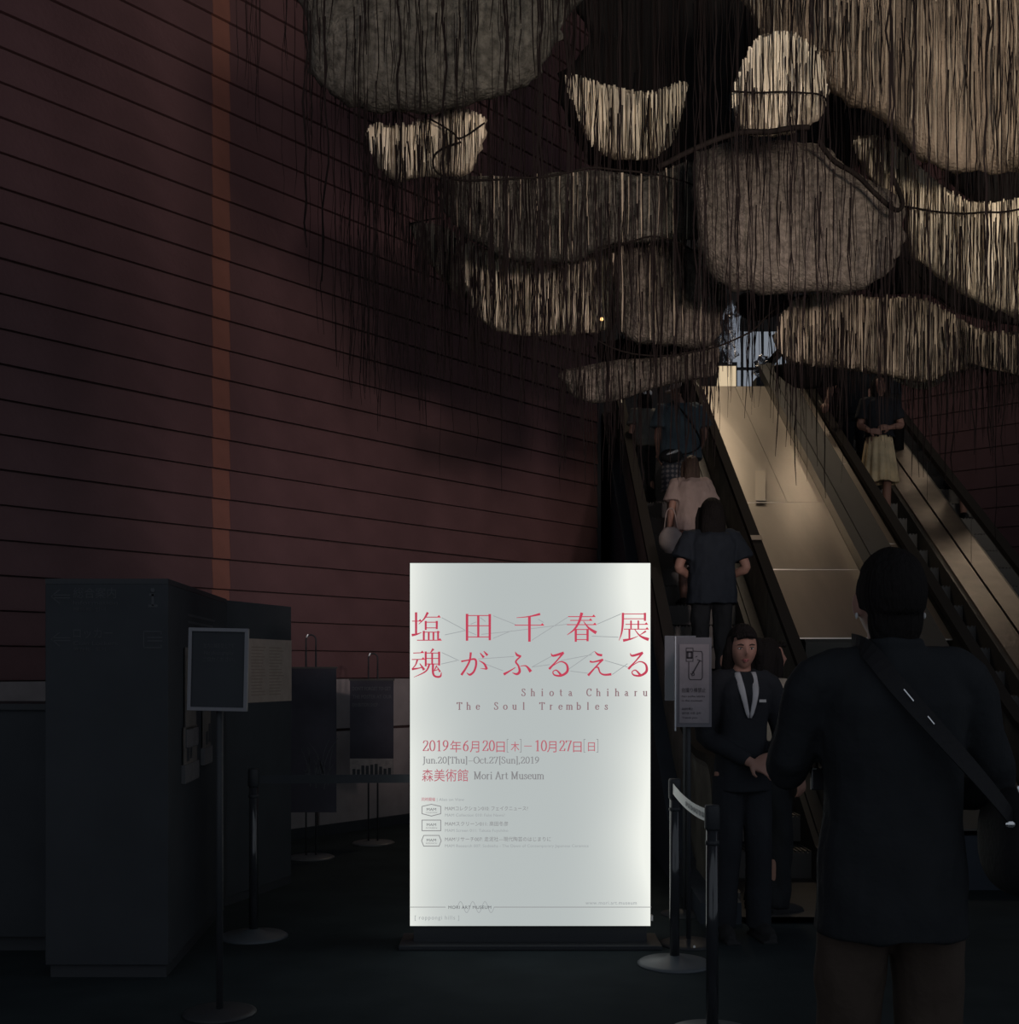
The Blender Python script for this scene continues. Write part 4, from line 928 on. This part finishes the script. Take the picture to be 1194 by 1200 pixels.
M_skin = mat('skin', (.33,.185,.145), .55, spec=.25, var=.06, vscale=9)
M_hair = mat('black_hair', (.014,.012,.012), .75, spec=.08, bump=.8, bscale=120, stretch=(1,1,.12))
M_hairb = mat('brown_hair', (.07,.045,.035), .5, spec=.2, bump=.8, bscale=120, stretch=(1,1,.12))
def cloth(name, col, rough=.85, **k): return mat(name, col, rough, spec=.12, var=k.pop('var', .1), vscale=9, bump=.2, bscale=45, **k)
def person(label, base, yaw, H, top, bottom, arms, hair=('short', None), hpitch=0, hyaw=0, voxel=.009, slim=1.0, lean=0, stance=.10, face=False, hands=True, sleeve='short', loose=.018, shoe=None, hsc=1.0, collar=0, group=None, hem=.86, bottom_kind='trousers', bot_end=None, wr=.008, curl=28, feet=None):
    s = H/1.70
    t = thing('person', label, 'person', base, group)
    M4 = Matrix.Translation(base) @ Matrix.Rotation(R(yaw), 4, 'Z') @ Matrix.Scale(s, 4)
    k = slim; vx = voxel/s
    ly = lambda z: lean*max(0, z-.9)
    hc = Vector((0, .015 + ly(1.58), 1.578)); HR_ = Matrix.Rotation(R(hyaw), 3, 'Z') @ Matrix.Rotation(R(hpitch), 3, 'X')
    nb = Vector((0, -.015 + ly(1.42), 1.42))
    # body
    mb = MB()
    torso = [((0,0,.84),.145*k,.10),((0,0,.92),.165*k,.115),((0,0,1.0),.148*k,.105),((0,ly(1.1),1.1),.132*k,.095),((0,ly(1.22),1.22),.150*k,.108),((0,ly(1.33),1.33),.168*k,.110),((0,ly(1.40),1.40),.140*k,.085),((0,ly(1.45)-.01,1.45),.065,.06)]
    loft(mb, torso)
    mb.tube([nb + Vector((0,0,-.06)), nb + Vector((0,.0,.03)), hc + HR_ @ Vector((0,-.012,-.06))], [.062*k+.004,.056,.054], 14)
    mb.ell(hc, (.077,.096,.120), 44, 32, HR_, headfn)
    for sg in (1, -1): mb.ell(hc + HR_ @ Vector((sg*.077, -.005, -.012)), (.011,.020,.032), 10, 8, HR_ @ Matrix.Rotation(R(-sg*20), 3, 'Z'))
    fe = feet or (((-stance), 0, 0), (stance, 0, 0))
    legs = []
    for i, sg in enumerate((-1, 1)):
        fx, fy, fz = fe[i]
        hp = Vector((sg*.085*k, 0, .90)); an = Vector((fx, fy-.02, .085+fz)); kn = hp.lerp(an, .52) + Vector((0, .035 if fz == 0 else .09, 0))
        legs.append((hp, kn, an))
        mb.tube(smooth([hp, hp.lerp(kn, .5), kn, kn.lerp(an, .35)+Vector((0,-.012,0)), an], 3), [q*.9 for q in [.088,.084,.080,.078,.074,.068,.058,.055,.054,.056,.055,.050,.040]], 16)
        mb.tube([an + Vector((0,-.03,-.035)), an + Vector((sg*.006,.05,-.045)), an + Vector((sg*.012,.13,-.058)), an + Vector((sg*.014,.185,-.062))], [.034,.038,.034,.018], 12)
    for i, sg in enumerate((-1, 1)):
        sh = Vector((sg*.178*k, ly(1.37), 1.372)); el, wrp, hd, hn = arms[i]; el = Vector(el); wrp = Vector(wrp)
        mb.tube(smooth([Vector((sg*.10*k, ly(1.37), 1.385)), sh, sh.lerp(el, .5), el, el.lerp(wrp, .35), wrp], 3), [q*(.86 if sleeve == 'long' else 1) for q in [.055,.057,.057,.056,.052,.049,.047,.044,.042,.040,.041,.041,.038]] + [.034,.030,.027], 14)
        if hands: hand(mb, wrp, hd, hn, sg, curl, .98)
    remesh(mb, vx, 'body', M_skin, t, M4)
    # top garment
    if top:
        mb = MB(); L = loose
        rings = [((0,0,hem),.165*k+L,.122+L)] + [((0,ly(z),z),rx*k+L,ry+L) for z, rx, ry in ((.95,.160,.116),(1.05,.148,.108),(1.15,.146,.106),(1.25,.158,.112),(1.33,.168,.112),(1.395,.142,.090))] + [((0,ly(1.44)-.010,1.452),.072,.068)] + ([((0,-.012,1.452+collar),.066,.066)] if collar else [])
        loft(mb, rings, 26)
        for i, sg in enumerate((-1, 1)):
            sh = Vector((sg*.178*k, ly(1.37), 1.372)); el, wrp, hd, hn = arms[i]; el = Vector(el); wrp = Vector(wrp)
            if sleeve == 'short':
                mb.tube([Vector((sg*.05*k, ly(1.37), 1.408)), sh + Vector((0,0,.006)), sh.lerp(el, .4), sh.lerp(el, .72)], [.062, .068+L*.3, .066+L*.6, .064+L*.9], 16)
            elif sleeve == 'long':
                mb.tube(smooth([Vector((sg*.05*k, ly(1.37), 1.408)), sh + Vector((0,0,.004)), sh.lerp(el, .5), el, el.lerp(wrp, .5), wrp.lerp(el, .04)], 3), [.062,.064,.066,.067,.066,.064,.062,.060,.058,.056,.053,.050,.047,.044,.041,.038], 16)
        remesh(mb, vx*1.2, 'top', top, t, M4, 3, wr)
    # bottom garment
    if bottom_kind in ('trousers', 'shorts'):
        mb = MB(); loft(mb, [((0,0,.80),.150*k,.115),((0,0,.88),.168*k,.125),((0,0,.96),.160*k,.115),((0,0,1.02),.148*k,.108)], 24)
        for (hp, kn, an), sg in zip(legs, (-1, 1)):
            end = an + Vector((0,.005,-.03)) if bottom_kind == 'trousers' else kn + Vector((0,0,.0))
            mid = kn if bottom_kind == 'trousers' else hp.lerp(kn, .5)
            ws = [.094,.091,.088,.084,.079,.075,.072,.071,.070,.070] if bottom_kind == 'trousers' else [.104,.106,.106,.106,.106,.106,.106]
            pts = smooth([hp + Vector((0,0,-.02)), hp.lerp(kn, .5), mid + Vector((0,.004,0)), end], 3) if bottom_kind == 'trousers' else smooth([hp, hp.lerp(kn, .5), end], 3)
            mb.tube(pts, ws[:len(pts)], 18)
        remesh(mb, vx*1.2, bottom_kind, bottom, t, M4, 3, wr)
    elif bottom_kind == 'skirt':
        ze = bot_end or .45; n = 96; m = 16; vs = []
        for j in range(m+1):
            f = j/m; z = 1.03 + (ze-1.03)*f; r0 = .135 + .085*f**.8
            for i in range(n):
                a = 2*math.pi*i/n; pl = 1 + (.02+.07*f)*math.sin(a*15 + .6*math.sin(a*3)) ; vs.append(Vector((math.cos(a)*r0*pl*k, math.sin(a)*r0*.82*pl, z + .01*math.sin(a*5)*f)))
        fs = [(j*n+i, j*n+(i+1) % n, (j+1)*n+(i+1) % n, (j+1)*n+i) for j in range(m) for i in range(n)]
        o = linkmesh('skirt', [M4 @ v for v in vs], fs, bottom, t, True); so = o.modifiers.new('s', 'SOLIDIFY'); so.thickness = .004
        mb = MB(); loft(mb, [((0,0,1.0),.142*k,.112),((0,0,1.045),.138*k,.108)], 24); linkmesh('waistband', [M4 @ v for v in mb.v], mb.f, bottom, t, True)
    # shoes
    for (hp, kn, an), sg in zip(legs, (-1, 1)):
        mb = MB(); mb.tube([an + Vector((0,-.055,-.045)), an + Vector((0,-.02,-.035)), an + Vector((sg*.006,.05,-.040)), an + Vector((sg*.012,.13,-.052)), an + Vector((sg*.014,.20,-.060))], [.034,.047,.046,.042,.022], 14)
        mb.box((an.x-.036, an.y-.07, an.z-.088), (an.x+.044, an.y+.205, an.z-.07))
        remesh(mb, vx, 'shoe', shoe or MATS['shoe_black'], t, M4, 2)
    # hair
    hs, hm = hair; hm = hm or M_hair
    HM = Matrix.Translation(hc) @ HR_.to_4x4() @ Matrix.Scale(hsc, 4)
    mb = MB()
    def hf(d, q):
        q = q*(1 + .02*noise.noise(d*7) + .012*math.sin(40*math.atan2(d.y, d.x)))
        if d.y > .15 and d.z < .42: q *= .86 - .1*min(1, (d.y-.15))
        if d.z < -.35 and d.y < .2 and hs in ('short', 'bun'): q *= .84
        return q
    mb.ell((0,-.012,.014), (.087,.107,.120), 48, 30, None, hf)
    if hs == 'short':
        mb.ell((0,-.058,-.045), (.070,.046,.095), 24, 14)
    if hs in ('long', 'bob'):
        zb_ = -.34 if hs == 'long' else -.17
        loft(mb, [((0,-.055,zb_),.075,.035),((0,-.06,zb_*.7),.092,.045),((0,-.045,zb_*.4),.094,.062),((0,-.03,0),.088,.078),((0,-.02,.05),.08,.075)], 24)
        for sg in (-1, 1): mb.tube([Vector((sg*.072,.03,.06)), Vector((sg*.088,.03,-.02)), Vector((sg*.090,.015,-.10)), Vector((sg*.080,-.0,zb_*.8))], [.02,.026,.026,.014], 10)
        mb.tube([Vector((-.05,.085,.075)), Vector((0,.096,.088)), Vector((.055,.084,.07))], [.016,.018,.016], 8)
    if hs == 'bun': mb.ell((0,-.085,.085), (.05,.05,.05), 18, 12, None, lambda d, q: q*(1+.12*noise.noise(d*5)))
    mb.v = [HM @ v for v in mb.v]
    remesh(mb, vx, 'hair', hm, t, M4, 1)
    if face:
        def hp_(x, y, z): return M4 @ (HM @ Vector((x, y, z)))
        mw = mat('eye_white', (.6,.57,.55), .3); mi = mat('iris', (.02,.015,.012), .2); mlp = mat('lip', (.36,.12,.12), .45); mbw = mat('brow', (.05,.035,.03), .8)
        rt = (Matrix.Rotation(R(yaw), 3, 'Z') @ HR_)
        for sg in (-1, 1):
            MB().ell(hp_(sg*.030,.081,.010), (.0125*s,.006*s,.0048*s), 12, 8, rt).build('eye', mw, t, True)
            ey = bpy.context.scene.collection.objects[-1]
            MB().ell(hp_(sg*.030,.0855,.0095), (.0052*s,.003*s,.0046*s), 10, 6, rt).build('iris', mi, ey, True)
            MB().tube([hp_(sg*.018,.0885,.0165), hp_(sg*.030,.0885,.0185), hp_(sg*.043,.083,.0145)], .0018*s, 6).build('eyelash', mbw, ey, True)
            MB().tube([hp_(sg*.016,.092,.030), hp_(sg*.030,.092,.035), hp_(sg*.046,.084,.030)], .003*s, 6).build('eyebrow', mbw, t, True)
        MB().tube([hp_(-.022,.084,-.052), hp_(-.008,.0935,-.049), hp_(0,.0940,-.051), hp_(.008,.0935,-.049), hp_(.022,.084,-.052)], [.001,.004*s,.0036*s,.004*s,.001], 8).build('lips', mlp, t, True)
        MB().tube([hp_(-.015,.086,-.058), hp_(0,.093,-.0595), hp_(.015,.086,-.058)], [.001,.0045*s,.001], 8).build('lower_lip', mlp, t, True)
    return t, M4, HM
cloth('shoe_black', (.03,.03,.032))
def stp(hs, d):
    d0 = (hs-CH)/SL; i = int((d-d0)/.32); return d0 + (i+.55)*.32, .2*(i+1)+.012
DN = (0,0,-1)
rest = (((-.235,-.02,1.10),(-.25,.06,.86),(0,.15,-1),(1,0,0)), ((.235,-.02,1.10),(.25,.06,.86),(0,.15,-1),(-1,0,0)))
C_black = cloth('black_cloth', (.021,.023,.026)); C_navy = cloth('navy_cloth', (.022,.027,.036)); C_khaki = cloth('dark_khaki', (.062,.047,.038)); C_suit = cloth('black_suit', (.024,.026,.031))
C_blue = cloth('blue_grey_cloth', (.085,.115,.135)); C_cream = cloth('cream_cloth', (.42,.36,.30)); C_pink = cloth('pinkish_cloth', (.34,.26,.24)); C_dgrey = cloth('dull_grey_cloth', (.13,.125,.115))
C_skirt = cloth('golden_skirt', (.70,.55,.34), var=.2); C_ind = cloth('denim_dark', (.045,.05,.065)); C_maroon = cloth('brown_red_cloth', (.13,.07,.06))
def plaid():
    m = mat('plaid_cloth', (.05,.055,.07), .85); nt = m.node_tree; b = nt.nodes['Principled BSDF']; tc = nt.nodes.new('ShaderNodeTexCoord'); outs = []
    for ax in ('X', 'Z'):
        wv = nt.nodes.new('ShaderNodeTexWave'); wv.bands_direction = ax; wv.inputs['Scale'].default_value = 6.5; nt.links.new(tc.outputs['Object'], wv.inputs[0]); outs.append(wv.outputs[0])
    ad = nt.nodes.new('ShaderNodeMath'); ad.operation = 'ADD'; nt.links.new(outs[0], ad.inputs[0]); nt.links.new(outs[1], ad.inputs[1])
    cr = nt.nodes.new('ShaderNodeValToRGB'); cr.color_ramp.elements[0].color = (.05,.055,.07,1); cr.color_ramp.elements[1].color = (.22,.2,.2,1); cr.color_ramp.elements[0].position = .55; cr.color_ramp.elements[1].position = 1.0
    dv = nt.nodes.new('ShaderNodeMath'); dv.operation = 'MULTIPLY'; dv.inputs[1].default_value = .6; nt.links.new(ad.outputs[0], dv.inputs[0]); nt.links.new(dv.outputs[0], cr.inputs[0]); nt.links.new(cr.outputs[0], b.inputs['Base Color']); return m
C_plaid = plaid()

# 1 foreground man seen from behind
mx_ = (1044-CX)*2.9/F
man, MM, MHM = person('man in black short-sleeved top seen from behind nearest the camera at right', (mx_, 2.9, 0), 0, 1.715, C_black, C_khaki,
    (((-.232,.08,1.165),(-.155,.26,1.255),(.55,.3,.25),(1,.3,-.3)), ((.255,.04,1.14),(.17,.26,1.06),(-.4,.8,.1),(-1,0,0))),
    ('short', None), hpitch=8, voxel=.006, slim=.99, loose=.018, wr=.010, hem=.775, curl=38, sleeve='long', hsc=.95, stance=.115, collar=.03)
# cross-body strap and bag of the man
def bodyp(M4, x, y, z): return M4 @ Vector((x, y, z))
bagm = mat('black_bag', (.020,.020,.022), .7, spec=.15, bump=.1, bscale=70); glint = mat('buckle_metal', (.85,.85,.85), .2, metal=.9)
bag = thing('shoulder_bag', 'black shoulder bag with metal buckles worn by the foreground man', 'bag', MM @ Vector((.27,-.05,.98)))
MB().ell(bodyp(MM,.285,-.02,1.0), (.06,.15,.13), 22, 14, None, lambda d, q: Vector((q.x, math.copysign(abs(q.y)**.8*.15**.2, q.y), math.copysign(abs(q.z)**.8*.13**.2, q.z)))).build('pouch', bagm, bag, True)
sp = [(-.085,.02,1.475),(-.075,-.065,1.455),(-.03,-.142,1.37),(.05,-.168,1.27),(.14,-.165,1.17),(.215,-.135,1.09),(.27,-.09,1.03)]
q = smooth([bodyp(MM, *p) for p in sp], 5); vs = []
for i, p in enumerate(q):
    tt = (q[min(i+1, len(q)-1)] - q[max(i-1, 0)]).normalized(); out = Vector((p.x-mx_, (p.y-2.9)*1.5, 0)).normalized(); wv = tt.cross(out).normalized()*.021
    vs += [p + wv + out*.004, p - wv + out*.004, p - wv, p + wv]
fs = [(i*4+k, i*4+(k+1) % 4, (i+1)*4+(k+1) % 4, (i+1)*4+k) for i in range(len(q)-1) for k in range(4)]
STR = linkmesh('strap', vs, fs, bagm, bag)
for f, L in ((.36, .045), (.47, .03)):
    p = q[int(f*len(q))]; MB().obox(p + Vector((-.008,-.012,.012)), (L*.5,0,-L*.6), (0,-.003,0), (.0015,0,.002)).build('buckle', glint, STR)
MB().ell(bodyp(MM,.245,-.155,1.13), (.006,.004,.016), 8, 6, Matrix.Rotation(R(-25),3,'Y')).build('ring', glint, STR)
MB().ell(bodyp(MM,.225,-.15,1.055), (.012,.004,.008), 8, 6).build('ring', glint, STR)
# earrings / earphones and phone
for sg in (-1, 1):
    MB().ell(MM @ (MHM @ Vector((sg*.086,-.018,-.04))), (.004,.004,.008), 10, 8).build('earphone', mat('white_plastic', (.5,.5,.5), .3), man)
ph = thing('phone', 'small black phone held low by the foreground man', 'phone', V(958, 912, 2.98))
MB().box((V(950,0,2.98).x, 2.975, V(0,926,2.98).z), (V(967,0,2.98).x, 2.985, V(0,899,2.98).z)).build('case', mat('phone_case', (.03,.03,.035), .2, spec=.6), ph, bevel=.004)
MB().box((V(951,0,2.98).x, 2.972, V(0,901.5,2.98).z), (V(956,0,2.98).x, 2.975, V(0,900,2.98).z)).build('lens', glint, ph); MB().box((V(959,0,2.98).x, 2.972, V(0,900.5,2.98).z), (V(964,0,2.98).x, 2.975, V(0,899,2.98).z)).build('lens', glint, ph)  # thin bright slivers standing in for highlights along the phone's top
MB().tube([V(963,868,3.0), V(957,885,2.99), V(957,899,2.98)], .0035, 6).build('wrist_strap', bagm, ph)

# 2 staff woman facing the camera
sd_ = 6.35; sx = (869-CX)*sd_/F
st, SM4, SHM = person('woman in dark suit jacket with white collar standing right of the pictogram sign', (sx, sd_, 0), 188, 1.655, C_suit, C_suit,
    (((-.235,-.02,1.11),(-.12,.17,1.0),(.8,.35,-.25),(0,-.6,-.6)), ((.205,.0,1.10),(.02,.19,.97),(-.75,.3,-.35),(0,-.6,-.6))),
    ('long', None), hpitch=-10, hyaw=-6, voxel=.006, slim=.86, loose=.010, sleeve='long', face=True, hem=.80, wr=.006, curl=22)
for sg, p0, p1, p2 in ((-1, (-.045,.055,1.445), (-.035,.125,1.33), (-.006,.132,1.20)), (1, (.045,.055,1.445), (.035,.125,1.33), (.006,.132,1.20))):
    MB().tube(smooth([SM4 @ Vector(p) for p in (p0, p1, p2)], 4), [.016,.018,.018,.018,.016,.014,.012,.010,.004], 8, .35).build('collar', cloth('white_collar', (.45,.45,.47)), st, True)
MB().box(tuple(SM4 @ Vector((-.05,.137,1.285))), tuple(SM4 @ Vector((-.085,.150,1.300)))).build('name_tag', mat('name_tag', (.5,.5,.5), .4), st)
# 3 visitor in pale top behind her
person('visitor in pale blouse and dark trousers waiting at the left escalator foot', (1.50, 6.95, 0), -60, 1.60, C_cream, C_black,
    (((-.22,-.02,1.12),(-.12,.14,1.0),(.5,.6,-.3),(1,0,0)), ((.22,-.02,1.11),(.23,.05,.87),(0,.2,-1),(-1,0,0))), ('long', None), hpitch=6, hyaw=-20, slim=.95, loose=.03, wr=.014, hem=.93)
# 4 rider in navy
d, z = stp(6.4, 9.75)
person('rider in navy top with thick dark hair, lowest on the left escalator', ((834-CX)*d/F, d, z), 4, 1.58, C_navy, C_black,
    (((-.30,-.03,1.12),(-.14,.13,1.02),(.7,.5,0),(1,0,0)), ((.30,-.03,1.12),(.14,.13,1.02),(-.7,.5,0),(-1,0,0))), ('bob', None), hsc=1.2, hpitch=4, slim=1.12, loose=.04, wr=.016, hem=.80)
# 5 rider in pinkish white
d, z = stp(6.4, 11.0)
person('short brown-haired rider in pinkish white top and dark red shorts', ((810-CX)*d/F, d, z), 8, 1.38, C_pink, C_maroon,
    rest, ('bob', M_hairb), hpitch=5, loose=.05, wr=.02, bottom_kind='shorts', hem=.84)
tb_ = thing('tote_bag', 'pale pinkish tote bag hanging beside the rider in the pinkish top', 'bag', ((785-CX)*(d-.22)/F, d-.22, z+.25))
c = Vector(((786-CX)*(d-.24)/F, d-.24, 1.42+(785-633)*(d-.24)/F))
MB().ell(c, (.11,.05,.12), 20, 12, None, lambda q_, q: q*(1+.15*noise.noise(q_*3))).build('sack', cloth('pale_tote', (.42,.34,.33)), tb_, True)
MB().tube(smooth([c+Vector((-.06,0,.1)), c+Vector((-.03,.02,.27)), c+Vector((.03,.02,.27)), c+Vector((.06,0,.1))], 5), .006, 6).build('handle', C_pink, tb_, True)
# 6 rider in blue-grey shirt and plaid shorts
d, z = stp(6.4, 12.2)
p6, M6, H6 = person('rider in blue-grey shirt, plaid shorts and pale cap high on the left escalator', ((797-CX)*d/F, d, z), 2, 1.58, C_blue, C_plaid,
    (((-.25,.0,1.10),(-.22,.12,.90),(.2,.3,-1),(1,0,0)), ((.27,.02,1.12),(.25,.16,.98),(.1,1,-.1),(-1,0,0))), ('short', None), hpitch=-4, hyaw=62, slim=1.12, loose=.055, wr=.018, bottom_kind='shorts', hem=.83)
mb = MB(); mb.ell((0,.01,.045), (.090,.108,.090), 28, 16, None, lambda d_, q: Vector((q.x, q.y, max(q.z, -.01))))
mb.obox((-.06,.09,.03), (.12,0,0), (0,.07,-.01), (0,0,.01)); mb.v = [M6 @ (H6 @ v) for v in mb.v]; mb.build('cap', cloth('pale_cap', (.45,.38,.36)), p6, True)
sb = thing('sling_bag', 'dark sling bag with silvery flap worn by the rider in plaid shorts', 'bag', M6 @ Vector((-.2,-.12,.85)))
MB().ell(M6 @ Vector((-.13,-.19,.84)), (.12,.05,.07), 18, 10).build('pouch', bagm, sb, True)
MB().ell(M6 @ Vector((-.12,-.235,.87)), (.075,.012,.02), 14, 8, Matrix.Rotation(R(-20),3,'Y')).build('flap', mat('silver_flap', (.45,.46,.47), .3, metal=.6), sb, True)
MB().tube(smooth([M6 @ Vector(p) for p in ((-.10,.02,1.47),(-.09,-.08,1.45),(.0,-.175,1.32),(.12,-.19,1.15),(.20,-.16,.98),(.10,-.2,.88),(-.03,-.21,.85))], 4), .013, 8, .5).build('strap', C_black, sb, True)
# 7 child ahead
d, z = stp(6.4, 12.95)
p7, M7, H7 = person('child in dull grey top with white glasses on the head atop the left escalator', ((756-CX)*d/F, d, z), 20, 1.22, C_dgrey, C_black, rest, ('bob', None), slim=1.0, loose=.04, wr=.014, hyaw=10)
for sg in (-1, 1): MB().ell(M7 @ (H7 @ Vector((sg*.042,-.075,.10))), (.024,.012,.028), 14, 10).build('glasses_lens', mat('pale_lens', (.75,.75,.75), .3), p7, True)
# 8 woman on the right escalator
d, z = stp(6.45, 12.55)
person('woman in black top and pale gold pleated skirt looking up on the right escalator', ((1030-CX)*d/F, d, z), 184, 1.53, cloth('black_knit', (.022,.024,.03)), C_skirt,
    (((-.27,-.01,1.13),(-.06,.17,1.06),(1,.15,0),(0,-1,0)), ((.22,-.02,1.12),(.17,.16,1.02),(-.8,.3,-.1),(0,-1,0))), ('bob', None), hpitch=24, hyaw=6, slim=1.0, face=True, voxel=.007, bottom_kind='skirt', bot_end=.44, hem=.99, loose=.02)
# 9, 10 dark riders
d, z = stp(6.45, 13.3)
person('dark-clothed rider with bent bare arm left of the woman in the gold skirt', ((1001-CX)*d/F, d, z), 175, 1.66, C_black, C_black,
    (((-.23,-.02,1.12),(-.24,.06,.88),(0,.2,-1),(1,0,0)), ((.27,.05,1.16),(.34,.16,.98),(.2,.6,-.6),(0,-.5,-1))), ('long', None), slim=.95, sleeve='short', wr=.01)
d, z = stp(6.45, 13.9)
person('dark rider behind the gold-skirted woman with an arm on the right handrail', ((1040-CX)*d/F, d, z), 170, 1.60, C_navy, C_black,
    (((-.22,.06,1.18),(-.17,.24,1.05),(-.1,1,-.2),(0,0,-1)), ((.22,-.02,1.1),(.23,.05,.87),(0,.2,-1),(-1,0,0))), ('short', None), slim=.95, wr=.01)
